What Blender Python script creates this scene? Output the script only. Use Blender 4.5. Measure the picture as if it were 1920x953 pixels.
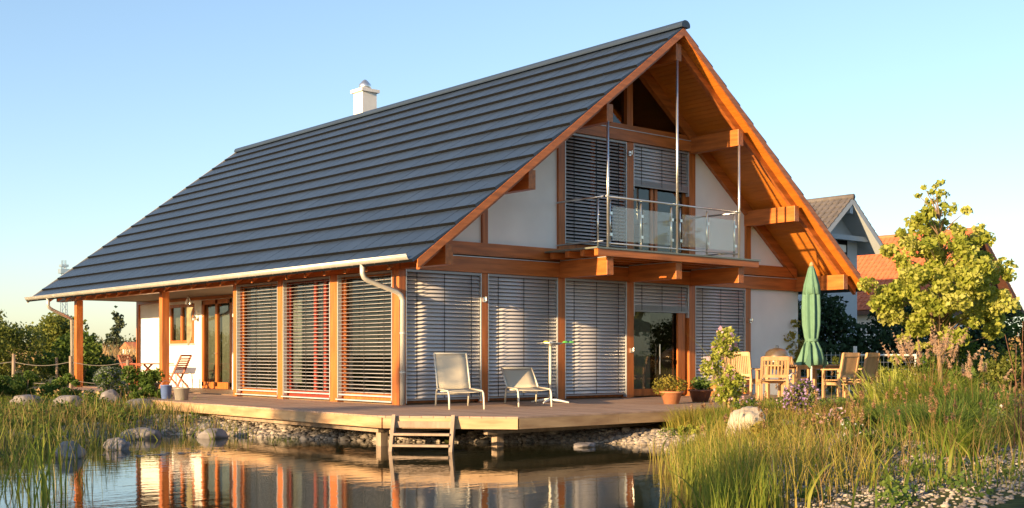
import bpy, math, random
import numpy as np
from mathutils import Vector, Matrix, noise as mnoise

for o in list(bpy.data.objects): bpy.data.objects.remove(o)
SC = bpy.context.scene
COL = SC.collection
RAD = math.radians
rng = np.random.default_rng(7)
random.seed(7)

# ------------------------------------------------------------------ camera
cam = bpy.data.cameras.new('camera'); camo = bpy.data.objects.new('camera', cam); COL.objects.link(camo)
camo.location = (-12.932, -18.594, 1.485)
camo.rotation_euler = (RAD(90), 0, RAD(-40.305))
cam.sensor_width = 36; cam.lens = 36*2207/1920; cam.shift_y = 190.5/1920
cam.clip_start = 0.1; cam.clip_end = 6000
SC.camera = camo

# ------------------------------------------------------------------ sky, sun, exposure
SUN_DIR = Vector((-1, -0.121, 0.172)).normalized()      # towards the sun
world = bpy.data.worlds.new('World'); SC.world = world; world.use_nodes = True
wn = world.node_tree.nodes; wl = world.node_tree.links
sky = wn.new('ShaderNodeTexSky'); sky.sky_type = 'NISHITA'; sky.sun_disc = False
sky.sun_elevation = math.asin(SUN_DIR.z)
sky.sun_rotation = math.atan2(SUN_DIR.x, SUN_DIR.y)
sky.altitude = 100; sky.air_density = 1.0; sky.dust_density = 0.6; sky.ozone_density = 2.0
gm = wn.new('ShaderNodeGamma'); gm.inputs[1].default_value = .82; wl.new(sky.outputs[0], gm.inputs[0])      # even, slightly hazy evening sky
tn = wn.new('ShaderNodeMix'); tn.data_type = 'RGBA'; tn.blend_type = 'MULTIPLY'; tn.inputs[0].default_value = 1; tn.inputs[7].default_value = (.74, .765, .83, 1)
wl.new(gm.outputs[0], tn.inputs[6]); wl.new(tn.outputs[2], wn['Background'].inputs[0]); wn['Background'].inputs[1].default_value = 0.135
sun = bpy.data.lights.new('sun', 'SUN'); suno = bpy.data.objects.new('sun', sun); COL.objects.link(suno)
sun.energy = 3.8; sun.angle = RAD(0.6); sun.color = (1.0, 0.69, 0.36)
suno.rotation_euler = (-SUN_DIR).to_track_quat('-Z', 'Y').to_euler(); suno.location = (-40, -5, 20)
vs = SC.view_settings; vs.view_transform = 'Standard'; vs.look = 'None'; vs.gamma = 1; vs.exposure = 1.78
try: vs.use_curve_mapping = False
except Exception: pass
SC.cycles.max_bounces = 8; SC.cycles.transparent_max_bounces = 24

# ------------------------------------------------------------------ helpers
def tag(o, label=None, cat=None, group=None, kind=None):
    if label: o['label'] = label
    if cat: o['category'] = cat
    if group: o['group'] = group
    if kind: o['kind'] = kind
    return o
def thing(name, label, cat, loc=(0, 0, 0), rz=0, group=None):
    o = bpy.data.objects.new(name, None); COL.objects.link(o); o.empty_display_size = .2
    o.location = loc; o.rotation_euler = (0, 0, rz)
    return tag(o, label, cat, group)
def link(name, me, parent=None, loc=None, rot=None, scale=None):
    o = bpy.data.objects.new(name, me); COL.objects.link(o)
    if parent is not None: o.parent = parent
    if loc is not None: o.location = loc
    if rot is not None: o.rotation_euler = rot
    if scale is not None: o.scale = scale
    return o
def copy_tree(o, parent=None):
    c = o.copy(); COL.objects.link(c); c.parent = parent
    for ch in list(o.children): copy_tree(ch, c)
    return c
def np_mesh(name, V, Q, mat=None, rnd=None, smooth=False):
    """V (N,3) floats, Q (M,3|4) ints"""
    me = bpy.data.meshes.new(name)
    V = np.ascontiguousarray(V, np.float32); Q = np.ascontiguousarray(Q, np.int32)
    M, k = Q.shape
    me.vertices.add(len(V)); me.vertices.foreach_set('co', V.ravel())
    me.loops.add(M*k); me.loops.foreach_set('vertex_index', Q.ravel())
    me.polygons.add(M); me.polygons.foreach_set('loop_start', np.arange(0, M*k, k, dtype=np.int32))
    me.polygons.foreach_set('loop_total', np.full(M, k, np.int32))
    if smooth: me.polygons.foreach_set('use_smooth', np.ones(M, bool))
    me.update(calc_edges=True)
    if rnd is not None:
        a = me.attributes.new('rnd', 'FLOAT', 'FACE'); a.data.foreach_set('value', np.ascontiguousarray(rnd, np.float32))
    if mat: me.materials.append(mat)
    return me
class MB:
    def __init__(s): s.v = []; s.f = []
    def add(s, v, f):
        n = len(s.v); s.v += [tuple(map(float, p)) for p in v]; s.f += [tuple(i+n for i in q) for q in f]; return s
    def box(s, x0, x1, y0, y1, z0, z1):
        if x0 > x1: x0, x1 = x1, x0
        if y0 > y1: y0, y1 = y1, y0
        if z0 > z1: z0, z1 = z1, z0
        return s.add([(x0,y0,z0),(x1,y0,z0),(x1,y1,z0),(x0,y1,z0),(x0,y0,z1),(x1,y0,z1),(x1,y1,z1),(x0,y1,z1)],
            [(0,3,2,1),(4,5,6,7),(0,1,5,4),(1,2,6,5),(2,3,7,6),(3,0,4,7)])
    def beam(s, p, q, w, h, up=(0, 0, 1)):
        p = Vector(p); q = Vector(q); d = (q-p).normalized(); u = Vector(up)
        sd = d.cross(u)
        if sd.length < 1e-5: sd = d.cross(Vector((1, 0, 0)))
        sd.normalize(); u = sd.cross(d).normalized(); sd *= w/2; u *= h/2
        v = [p-sd-u, p+sd-u, p+sd+u, p-sd+u, q-sd-u, q+sd-u, q+sd+u, q-sd+u]
        return s.add(v, [(0,1,2,3),(7,6,5,4),(0,4,5,1),(1,5,6,2),(2,6,7,3),(3,7,4,0)])
    def tube(s, pts, r, n=8, caps=True):
        pts = [Vector(p) for p in pts]; rs = r if isinstance(r, (list, tuple)) else [r]*len(pts)
        V = []; F = []; prev = None
        for i, p in enumerate(pts):
            d = (pts[min(i+1, len(pts)-1)]-pts[max(i-1, 0)]).normalized()
            if prev is None:
                a = d.cross(Vector((0, 0, 1)))
                if a.length < 1e-3: a = d.cross(Vector((1, 0, 0)))
            else: a = prev - d*prev.dot(d)
            a.normalize(); b = d.cross(a); prev = a
            for k in range(n):
                t = 2*math.pi*k/n; V.append(p+(a*math.cos(t)+b*math.sin(t))*rs[i])
        for i in range(len(pts)-1):
            for k in range(n):
                F.append((i*n+k, i*n+(k+1) % n, (i+1)*n+(k+1) % n, (i+1)*n+k))
        if caps:
            F.append(tuple(range(n-1, -1, -1))); F.append(tuple((len(pts)-1)*n+k for k in range(n)))
        return s.add(V, F)
    def lathe(s, prof, c=(0, 0, 0), n=16, wob=None):
        V = []; F = []
        for i, (r, z) in enumerate(prof):
            for k in range(n):
                t = 2*math.pi*k/n; rr = r*(wob(k, i) if wob else 1)
                V.append((c[0]+rr*math.cos(t), c[1]+rr*math.sin(t), c[2]+z))
        m = len(prof)
        for i in range(m-1):
            for k in range(n): F.append((i*n+k, i*n+(k+1) % n, (i+1)*n+(k+1) % n, (i+1)*n+k))
        F.append(tuple(range(n-1, -1, -1))); F.append(tuple((m-1)*n+k for k in range(n)))
        return s.add(V, F)
    def ext(s, poly, axis, a0, a1):
        """extrude a 2D polygon along axis ('x': poly is (y,z); 'y': (x,z); 'z': (x,y))"""
        def p3(p, a): return {'x': (a, p[0], p[1]), 'y': (p[0], a, p[1]), 'z': (p[0], p[1], a)}[axis]
        n = len(poly); V = [p3(p, a0) for p in poly]+[p3(p, a1) for p in poly]
        F = [tuple(range(n)), tuple(range(2*n-1, n-1, -1))]
        for k in range(n): F.append((k, (k+1) % n, n+(k+1) % n, n+k))
        return s.add(V, F)
    def mesh(s, name, mat=None, smooth=False, fix=True):
        me = bpy.data.meshes.new(name); me.from_pydata(s.v, [], s.f)
        if fix:
            import bmesh
            bm = bmesh.new(); bm.from_mesh(me); bmesh.ops.recalc_face_normals(bm, faces=bm.faces); bm.to_mesh(me); bm.free()
        if smooth: me.polygons.foreach_set('use_smooth', [True]*len(me.polygons))
        me.update()
        if mat: me.materials.append(mat)
        return me
    def build(s, name, mat, parent=None, smooth=False, loc=None, rot=None, bevel=0):
        o = link(name, s.mesh(name, mat, smooth), parent, loc, rot)
        if bevel:
            m = o.modifiers.new('bevel', 'BEVEL'); m.width = bevel; m.segments = 2; m.limit_method = 'ANGLE'
        return o
def box(name, mat, parent, *a, bevel=0): return MB().box(*a).build(name, mat, parent, bevel=bevel)

# ------------------------------------------------------------------ materials
def nodes(name):
    m = bpy.data.materials.new(name); m.use_nodes = True
    nt = m.node_tree; return m, nt, nt.nodes, nt.links, nt.nodes['Principled BSDF']
def ramp(N, cols, pos=None):
    r = N.new('ShaderNodeValToRGB'); e = r.color_ramp.elements
    while len(e) < len(cols): e.new(.5)
    for i, c in enumerate(cols):
        e[i].position = pos[i] if pos else i/(len(cols)-1); e[i].color = (*c, 1)
    return r
def sc(c, k): return tuple(min(1, max(0, x*k)) for x in c)
def mat(name, col, rough=.6, metal=0, spec=.5, var=.12, nscale=6, bump=0, bscale=None, stretch=(1, 1, 1), detail=4, col2=None, coat=0):
    m, nt, N, L, P = nodes(name)
    tc = N.new('ShaderNodeNewGeometry'); mp = N.new('ShaderNodeMapping'); mp.inputs['Scale'].default_value = stretch
    L.new(tc.outputs['Position'], mp.inputs[0])
    nz = N.new('ShaderNodeTexNoise'); nz.inputs['Scale'].default_value = nscale; nz.inputs['Detail'].default_value = detail
    L.new(mp.outputs[0], nz.inputs['Vector'])
    r = ramp(N, [sc(col, 1-var), col2 or sc(col, 1+var)], [.3, .7]); L.new(nz.outputs[0], r.inputs[0])
    L.new(r.outputs[0], P.inputs['Base Color'])
    P.inputs['Roughness'].default_value = rough; P.inputs['Metallic'].default_value = metal
    P.inputs['Specular IOR Level'].default_value = spec
    if coat: P.inputs['Coat Weight'].default_value = coat; P.inputs['Coat Roughness'].default_value = .15
    if bump:
        n2 = N.new('ShaderNodeTexNoise'); n2.inputs['Scale'].default_value = bscale or nscale*4; n2.inputs['Detail'].default_value = 3
        L.new(mp.outputs[0], n2.inputs['Vector'])
        b = N.new('ShaderNodeBump'); b.inputs['Strength'].default_value = bump; b.inputs['Distance'].default_value = .02
        L.new(n2.outputs[0], b.inputs['Height']); L.new(b.outputs[0], P.inputs['Normal'])
    return m
def leafmat(name, cols, trans=.35, rough=.55, spec=.25):
    m, nt, N, L, P = nodes(name)
    at = N.new('ShaderNodeAttribute'); at.attribute_name = 'rnd'
    r = ramp(N, cols); L.new(at.outputs['Fac'], r.inputs[0])
    L.new(r.outputs[0], P.inputs['Base Color']); P.inputs['Roughness'].default_value = rough
    P.inputs['Specular IOR Level'].default_value = spec
    t = N.new('ShaderNodeBsdfTranslucent'); L.new(r.outputs[0], t.inputs[0])
    mx = N.new('ShaderNodeMixShader'); mx.inputs[0].default_value = trans
    L.new(P.outputs[0], mx.inputs[1]); L.new(t.outputs[0], mx.inputs[2])
    L.new(mx.outputs[0], N['Material Output'].inputs[0])
    return m
def glassmat(name, tint=(.9, .95, .93), ior=1.5, rough=0.0, haze=0):
    m, nt, N, L, P = nodes(name); N.remove(P)
    lw = N.new('ShaderNodeLayerWeight'); lw.inputs[0].default_value = .5
    pw = N.new('ShaderNodeMath'); pw.operation = 'POWER'; pw.inputs[1].default_value = 4; L.new(lw.outputs['Facing'], pw.inputs[0])
    f = N.new('ShaderNodeMath'); f.operation = 'MULTIPLY_ADD'; f.inputs[1].default_value = .9; f.inputs[2].default_value = (ior-1)**2/(ior+1)**2*1.5; f.use_clamp = True; L.new(pw.outputs[0], f.inputs[0])
    t = N.new('ShaderNodeBsdfTransparent'); t.inputs[0].default_value = (*tint, 1)
    g = N.new('ShaderNodeBsdfGlossy'); g.inputs['Roughness'].default_value = rough
    mx = N.new('ShaderNodeMixShader'); L.new(f.outputs[0], mx.inputs[0]); L.new(t.outputs[0], mx.inputs[1]); L.new(g.outputs[0], mx.inputs[2])
    out = mx.outputs[0]
    if haze:
        df = N.new('ShaderNodeBsdfDiffuse'); df.inputs[0].default_value = (.75, .78, .77, 1); m2 = N.new('ShaderNodeMixShader'); m2.inputs[0].default_value = haze
        L.new(out, m2.inputs[1]); L.new(df.outputs[0], m2.inputs[2]); out = m2.outputs[0]
    L.new(out, N['Material Output'].inputs[0]); return m

TC = (.42, .126, .028)
M = {}
M['tim_x'] = mat('timber_x', TC, .38, var=.30, nscale=13, detail=8, stretch=(.10, 1, 1), bump=.08, spec=.4)
M['tim_y'] = mat('timber_y', TC, .38, var=.30, nscale=13, detail=8, stretch=(1, .10, 1), bump=.08, spec=.4)
M['tim_z'] = mat('timber_z', TC, .38, var=.30, nscale=13, detail=8, stretch=(1, 1, .10), bump=.08, spec=.4)
M['soffit'] = mat('soffit_wood', (.55, .18, .02), .45, var=.14, nscale=7, stretch=(1, .15, 1), bump=.05)
M['redwood'] = mat('red_wood', (.26, .035, .018), .4, var=.15, nscale=8, stretch=(1, 1, .15))
M['plaster'] = mat('white_plaster', (.84, .805, .75), .85, var=.05, nscale=1.4, bump=.12, bscale=90, spec=.2)
M['tile'] = mat('grey_tile', (.026, .041, .070), .42, var=.07, nscale=1.3, detail=6, bump=.05, bscale=60, spec=.45)
_t = M['tile'].node_tree; _N, _L = _t.nodes, _t.links; _P = _N['Principled BSDF']      # each tile fired a little differently
_oi = _N.new('ShaderNodeObjectInfo'); _at = _N.new('ShaderNodeAttribute'); _at.attribute_name = 'rnd'
_ad = _N.new('ShaderNodeMath'); _ad.operation = 'ADD'; _L.new(_oi.outputs['Random'], _ad.inputs[0]); _L.new(_at.outputs['Fac'], _ad.inputs[1])
_fr = _N.new('ShaderNodeMath'); _fr.operation = 'FRACT'; _L.new(_ad.outputs[0], _fr.inputs[0])
_ma = _N.new('ShaderNodeMath'); _ma.operation = 'MULTIPLY_ADD'; _ma.inputs[1].default_value = .18; _ma.inputs[2].default_value = .91; _L.new(_fr.outputs[0], _ma.inputs[0])
_hs = _N.new('ShaderNodeHueSaturation'); _L.new(_ma.outputs[0], _hs.inputs['Value']); _src = _P.inputs['Base Color'].links[0].from_socket; _L.new(_src, _hs.inputs['Color']); _L.new(_hs.outputs[0], _P.inputs['Base Color'])
M['tile_edge_shade'] = mat('tile_step_shade', (.006, .007, .009), .8, var=.1, spec=.1)  # shadow line under each tile course, painted as a near-black lower edge
M['zinc'] = mat('zinc_gutter', (.55, .52, .46), .42, metal=.35, var=.1, nscale=4, spec=.5)
M['steel'] = mat('brushed_steel', (.70, .69, .67), .28, metal=.9, var=.05, nscale=20)
M['alu'] = mat('blind_aluminium', (.56, .53, .52), .42, metal=.25, var=.03, nscale=2, spec=.5)
M['blindrail'] = mat('blind_rail', (.30, .30, .31), .4, metal=.4, var=.04)
M['alugrey'] = mat('window_sill_metal', (.55, .57, .58), .4, metal=.4, var=.05)
M['cord'] = mat('dark_cord', (.02, .02, .022), .8)
M['glass'] = glassmat('window_glass', (.62, .65, .63))
M['rail_glass'] = glassmat('railing_glass', (.90, .94, .93), 1.45, haze=.10)
M['dark'] = mat('dark_void', (.012, .012, .012), .9, spec=.1)
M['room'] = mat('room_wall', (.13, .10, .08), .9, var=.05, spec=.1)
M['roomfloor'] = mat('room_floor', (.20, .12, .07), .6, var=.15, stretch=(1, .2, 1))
M['curtain'] = mat('curtain', (.55, .52, .42), .9, var=.1, nscale=3, stretch=(1, 8, .1))
M['white'] = mat('white_paint', (.75, .74, .70), .5, var=.04)
M['chim'] = mat('chimney_render', (.78, .74, .68), .85, var=.05, bump=.15, bscale=60)
M['deck'] = mat('deck_plank', (.38, .25, .175), .62, var=.22, nscale=5, stretch=(1, .1, 1), bump=.15, spec=.35)
M['fascia'] = mat('deck_fascia', (.42, .24, .115), .6, var=.3, nscale=5, stretch=(.35, .35, 2), bump=.12, col2=(.50, .33, .17))
M['oldwood'] = mat('weathered_wood', (.30, .22, .16), .75, var=.25, nscale=8, stretch=(1, 1, .2), bump=.2)
M['teak'] = mat('teak', (.46, .265, .125), .5, var=.15, nscale=9, stretch=(1, 1, .2))
M['teakr'] = mat('red_teak', (.28, .07, .03), .5, var=.15, nscale=9)
M['sling'] = mat('beige_sling', (.50, .44, .33), .8, var=.05, nscale=60, bump=.1, bscale=300)
M['cream'] = mat('cream_tube', (.66, .61, .50), .4, var=.04, spec=.5)
M['parasol'] = mat('green_canvas', (.10, .205, .135), .8, var=.08, nscale=10, bump=.05)
M['terra'] = mat('terracotta', (.42, .17, .075), .8, var=.15, nscale=8, bump=.1)
M['stone'] = mat('grey_stone', (.20, .18, .175), .85, var=.3, nscale=5, bump=.5, bscale=14, detail=8)
M['stoneL'] = mat('pale_limestone', (.40, .335, .25), .85, var=.2, nscale=5, bump=.6, bscale=11, detail=8)
M['bark'] = mat('bark', (.20, .13, .075), .85, var=.3, nscale=14, stretch=(1, 1, .25), bump=.4)
M['post'] = mat('fence_post_wood', (.27, .20, .14), .85, var=.25, nscale=12, stretch=(1, 1, .2), bump=.3)
M['rope'] = mat('grey_rope', (.20, .18, .16), .9)
M['steeldark'] = mat('dark_metal', (.10, .10, .10), .4, metal=.7)
M['orange_roof'] = mat('orange_roof_tile', (.58, .15, .06), .75, var=.18, nscale=3)
M['brown_roof'] = mat('brown_roof_tile', (.12, .105, .10), .75, var=.2, nscale=3)
M['neighbour'] = mat('neighbour_wall', (.42, .46, .50), .9, var=.03)
M['brownwood'] = mat('brown_boards', (.10, .038, .020), .6, var=.2, stretch=(1, 1, .2))
# ================================================================== HOUSE
ZD = 0.535                      # terrace level; the pond surface is z = 0
XR = 6.345; SL = 0.76; AN = math.atan(SL)
def U(x):                       # underside of the roof deck
    return 3.61+SL*(x if x <= XR else 2*XR-x)
H = thing('timber_house', 'orange timber frame house with steep dark grey roof and white panels beside the pond', 'house')
Y0, Y1 = -1.58, 18.9
XE = -0.55                      # eave line
# --- roof deck, both slopes
roof = MB().ext([(XE, U(XE)+.022), (XR, U(XR)+.022), (2*XR-XE, U(XE)+.022), (2*XR-XE, U(XE)+.10), (XR, U(XR)+.10), (XE, U(XE)+.10)], 'y', Y0, Y1).build('roof', M['soffit'], H)
nb = 73; bl = (XR-XE)/math.cos(AN)/nb
sb = MB().box(-bl/2+.004, bl/2-.004, Y0+.004, -.16, -.017, 0).mesh('soffit_board', M['soffit'])
for side in (0, 1):
    for i in range(nb):
        t = (i+.5)/nb; x = XE+(XR-XE)*t; z = U(x)+.0215
        if side: x = 2*XR-x
        link('soffit_board', sb, roof, (x, 0, z), (0, AN if side else -AN, 0))
for side in (0, 1):             # barge boards, verge rafters, wall rafters
    fx = (lambda x: x) if not side else (lambda x: 2*XR-x)
    xa = -.72
    MB().ext([(fx(xa), U(xa)-.03), (fx(XR), U(XR)-.03), (fx(XR), U(XR)+.135), (fx(xa), U(xa)+.135)], 'y', -1.62, -1.583).build('barge_board', M['tim_x'], roof)
    MB().ext([(fx(XE+.05), U(XE+.05)-.19), (fx(XR), U(XR)-.19), (fx(XR), U(XR)), (fx(XE+.05), U(XE+.05))], 'y', -1.36, -1.27).build('verge_rafter', M['tim_x'], roof)
    MB().ext([(fx(.16), U(.16)-.30), (fx(XR), U(XR)-.30), (fx(XR), U(XR)+.01), (fx(.16), U(.16)+.01)], 'y', -.045, .12).build('wall_rafter', M['tim_x'], roof)
MB().box(XE-.004, XE-.03, Y0+.02, Y1-.02, U(XE)+.03, U(XE)+.09).build('eave_board', M['tim_y'], roof)
for k in range(25):             # rafter tails below the eave
    y = -0.42+.762*k
    MB().ext([(-.52, U(-.52)-.125), (.0, U(0)-.14), (.0, U(0)+.01), (-.52, U(-.52)+.01)], 'y', y-.045, y+.045).build('rafter_tail', M['tim_x'], roof)
# --- roof tiles, left slope
rows = 15; SX = -0.80; step = (XR-SX)/math.cos(AN)/rows; TW = .5
def tile_geo(w):
    w2 = w/2-.008; l = step+.07
    v = [(0,-w2,.022),(0,w2,.022),(0,w2,.084),(0,-w2,.084),(l,-w2,.0),(l,w2,.0),(l,w2,.016),(l,-w2,.016)]
    f = [(0,3,2,1),(3,7,6,2),(0,4,7,3),(1,2,6,5),(0,1,5,4),(4,5,6,7)]
    return v, f
def tile_mesh(w):
    v, f = tile_geo(w); me = bpy.data.meshes.new('roof_tile'); me.from_pydata(v, [], f)
    me.materials.append(M['tile']); me.materials.append(M['tile_edge_shade']); me.polygons[0].material_index = 1
    return me
tiles = []
for r in range(rows):
    y = Y0-.035; first = True
    while y < Y1-.01:
        w = TW/2 if (first and r % 2) else TW
        first = False; w = min(w, Y1-y)
        tiles.append((r, y+w/2, w)); y += w
def tile_pos(r, yc):
    x = SX+r*step*math.cos(AN); return (x, yc, 3.61+SL*x+.125)
tiles.sort(key=lambda t: (Vector(tile_pos(t[0], t[1]))-camo.location).length)
tm = {}
for r, yc, w in tiles[:300]:
    k = round(w, 3)
    if k not in tm: tm[k] = tile_mesh(w)
    j = random.uniform(-.004, .004)
    link('roof_tile', tm[k], roof, tile_pos(r, yc), (0, -AN+j*1.2, 0))
mb = MB(); mi = []
ca, sa = math.cos(AN), math.sin(AN)
for r, yc, w in tiles[300:]:
    v, f = tile_geo(w); p = tile_pos(r, yc)
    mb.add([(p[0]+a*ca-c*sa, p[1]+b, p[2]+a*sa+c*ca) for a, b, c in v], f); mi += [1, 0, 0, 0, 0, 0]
me = mb.mesh('roof_tiles', M['tile'], fix=False); me.materials.append(M['tile_edge_shade']); me.polygons.foreach_set('material_index', mi)
a_ = me.attributes.new('rnd', 'FLOAT', 'FACE'); a_.data.foreach_set('value', np.repeat(rng.random(len(mi)//6), 6).astype(np.float32))
tag(link('roof_tiles', me, roof), kind='stuff')
# right slope, ridge, verge trim
mb = MB()
for r in range(rows):
    xa = SX+r*step*ca; xb = min(xa+(step+.06)*ca, XR)
    za = 3.61+SL*xa+.125+.05; zb = 3.61+SL*xb+.125+.01
    mb.ext([(2*XR-xa, za-.045), (2*XR-xa, za), (2*XR-xb, zb), (2*XR-xb, zb-.05)], 'y', Y0-.035, Y1)
mb.build('far_tile_courses', M['tile'], roof)
rz_ = 3.61+SL*XR+.12
prof = [(XR+.135*math.cos(t), rz_+.05+.115*math.sin(t)) for t in np.linspace(-.35, math.pi+.35, 13)]
MB().ext(prof, 'y', Y0-.09, Y1+.04).build('ridge_cap', M['tile'], roof)
MB().ext([(SX, 3.61+SL*SX+.10), (XR, 3.61+SL*XR+.10), (XR, 3.61+SL*XR+.21), (SX, 3.61+SL*SX+.21)], 'y', Y1+.002, Y1+.05).build('verge_trim', M['zinc'], roof)
# chimney
ch = box('chimney', M['chim'], roof, 7.5, 8.03, 12.78, 13.31, 6.9, 9.84)
box('chimney_cap', M['chim'], ch, 7.43, 8.10, 12.71, 13.38, 9.842, 9.94)
MB().lathe([(.20, 9.942), (.19, 10.12), (.15, 10.16), (.10, 10.22), (.04, 10.27)], (7.76, 13.04, 0), 16).build('chimney_cowl', M['steel'], ch, True)
# gutter and downpipes
GX, GZ = -.80, 3.275; R1, R2 = .10, .092
arc = [(GX+R1*math.cos(t), GZ+R1*math.sin(t)) for t in np.linspace(math.pi, 2*math.pi, 11)]
arc += [(GX+R2*math.cos(t), GZ+R2*math.sin(t)) for t in np.linspace(2*math.pi, math.pi, 11)]
g = MB().ext(arc, 'y', -1.52, 18.86); g.tube([(GX-R1, -1.52, GZ), (GX-R1, 18.86, GZ)], .013, 6)
gut = g.build('gutter', M['zinc'], H, True)
for k in range(27):
    MB().tube([(GX+(R1+.004)*math.cos(t), -1.2+.762*k, GZ+(R1+.004)*math.sin(t)) for t in np.linspace(math.pi, 2*math.pi, 7)], .006, 4).build('gutter_bracket', M['zinc'], gut)
dp = MB().tube([(GX,.04,3.22),(GX,.04,3.02),(GX+.03,.035,2.95),(GX+.10,.02,2.90),(-.10,-.07,2.70),(-.02,-.085,2.64),(.02,-.09,2.54),(.02,-.09,.545)], .05, 12).build('downpipe', M['zinc'], H, True)
for z in (1.9, 1.15): MB().tube([(.02,-.09,z),(.02,-.09,z+.03)], .057, 12).build('pipe_clamp', M['zinc'], dp)
MB().tube([(GX,17.05,3.22),(GX,17.05,2.98),(GX+.03,17.06,2.92),(GX+.12,17.09,2.86),(-.06,17.3,2.62),(.0,17.32,2.56),(.02,17.32,.3)], .05, 10).build('downpipe', M['zinc'], H, True)
# --- purlins
PX = [.10, 2.115, 4.24, XR, 8.46, 10.575, 12.60]; PZ = [3.34, 4.90, 6.47, 8.07, 6.47, 4.90, 3.34]
for x, z in zip(PX, PZ):
    box('purlin', M['tim_y'], H, x-.09, x+.09, -1.46, 17.3 if x > .2 else 18.6, z-.19, z+.185, bevel=.006)
# --- timber frame, gable
GP = [(0, .16), (2.04, 2.20), (4.14, 4.34), (6.25, 6.47), (8.36, 8.58), (10.47, 10.68)]
for i, (a, b) in enumerate(GP):
    box('post', M['tim_z'], H, a, b, 0, .23 if i == 0 else .2, ZD-.02, 3.158, bevel=.006)
box('beam', M['tim_x'], H, 0.0, 12.69, -.03, .2, 3.16, 3.465)
box('beam_flashing', M['alugrey'], H, 0.2, 12.5, -.05, .1, 3.467, 3.482)
box('beam', M['tim_x'], H, 0.15, 12.54, -.012, .18, 3.51, 3.77)
for (a, b) in ((2.06, 2.20), (4.15, 4.34), (6.25, 6.46), (8.36, 8.58), (10.50, 10.68)):
    top = min(U(a), U(b))-.2
    box('post', M['tim_z'], H, a, b, 0.0, .18, 3.772, min(top, 6.318))
box('collar_beam', M['tim_x'], H, 3.9, 8.79, -.055, .18, 6.32, 6.56)
box('beam_flashing', M['alugrey'], H, 4.34, 8.34, -.075, .1, 6.562, 6.576)
box('collar_beam', M['tim_x'], H, 4.2, 8.49, -.005, .17, 6.578, 6.70)
box('post', M['tim_z'], H, 6.25, 6.44, .002, .17, 6.702, 7.88)
# white panels
def panel(pts): MB().ext(pts, 'y', .06, .14).build('wall_panel', M['plaster'], H)
panel([(.12, 3.60), (2.06, 3.772), (2.06, U(2.06)), (.12, U(.12))][0:1]+[(2.06, 3.60), (2.06, U(2.06)), (.12, U(.12))])
panel([(2.20, 3.60), (4.15, 3.60), (4.15, U(4.15)), (2.20, U(2.20))])
panel([(8.58, 3.60), (10.50, 3.60), (10.50, U(10.5)), (8.58, U(8.58))])
panel([(10.68, 3.60), (12.55, 3.60), (12.55, U(12.55)), (10.68, U(10.68))])
box('wall_panel', M['plaster'], H, 10.68, 12.69, .05, .2, .3, 3.158)
# --- windows
def window(name, x0, x1, z0, z1, y=.10, fw=.09, m='tim_z', mull=()):
    f = MB().box(x0, x0+fw, y, y+.07, z0, z1).box(x1-fw, x1, y, y+.07, z0, z1).box(x0+fw, x1-fw, y, y+.07, z0, z0+fw*1.6).box(x0+fw, x1-fw, y, y+.07, z1-fw, z1)
    for q in mull: f.box(q-.045, q+.045, y+.002, y+.068, z0+fw*1.6, z1-fw)
    w = f.build(name, M[m], H)
    xs = [x0+fw]+sorted(mull)+[x1-fw]
    for a, b in zip(xs[:-1], xs[1:]):
        if a > x0+fw: a += .045
        if b < x1-fw: b -= .045
        box('pane', M['glass'], w, a, b, y+.03, y+.04, z0+fw*1.6, z1-fw)
    return w
for a, b in ((.16, 2.04), (2.20, 4.14), (4.34, 6.25), (8.58, 10.47)): window('window', a, b, .56, 3.158, y=.14, mull=((a+b)/2,))
dw = window('sliding_door', 6.47, 8.36, .56, 3.158, y=.11, fw=.10)
MB().tube([(7.42, .08, 1.05), (7.42, .08, 1.75)], .014, 6).build('door_handle', M['steel'], dw)
MB().box(8.02, 8.26, .05, .10, .60, 3.0).build('door_leaf_stile', M['tim_z'], dw)
window('window', 4.34, 6.25, 3.775, 6.318, y=.12, mull=(5.3,))
window('balcony_door', 6.46, 8.36, 3.775, 6.318, y=.12, mull=(7.2, 7.34))
for poly in ([(4.36, 6.71), (6.24, 6.71), (6.24, U(6.24)-.1)], [(6.45, 6.71), (8.33, 6.71), (6.45, U(6.45)-.1)]):
    MB().ext(poly, 'y', .09, .10).build('gable_pane', M['glass'], H)
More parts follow.
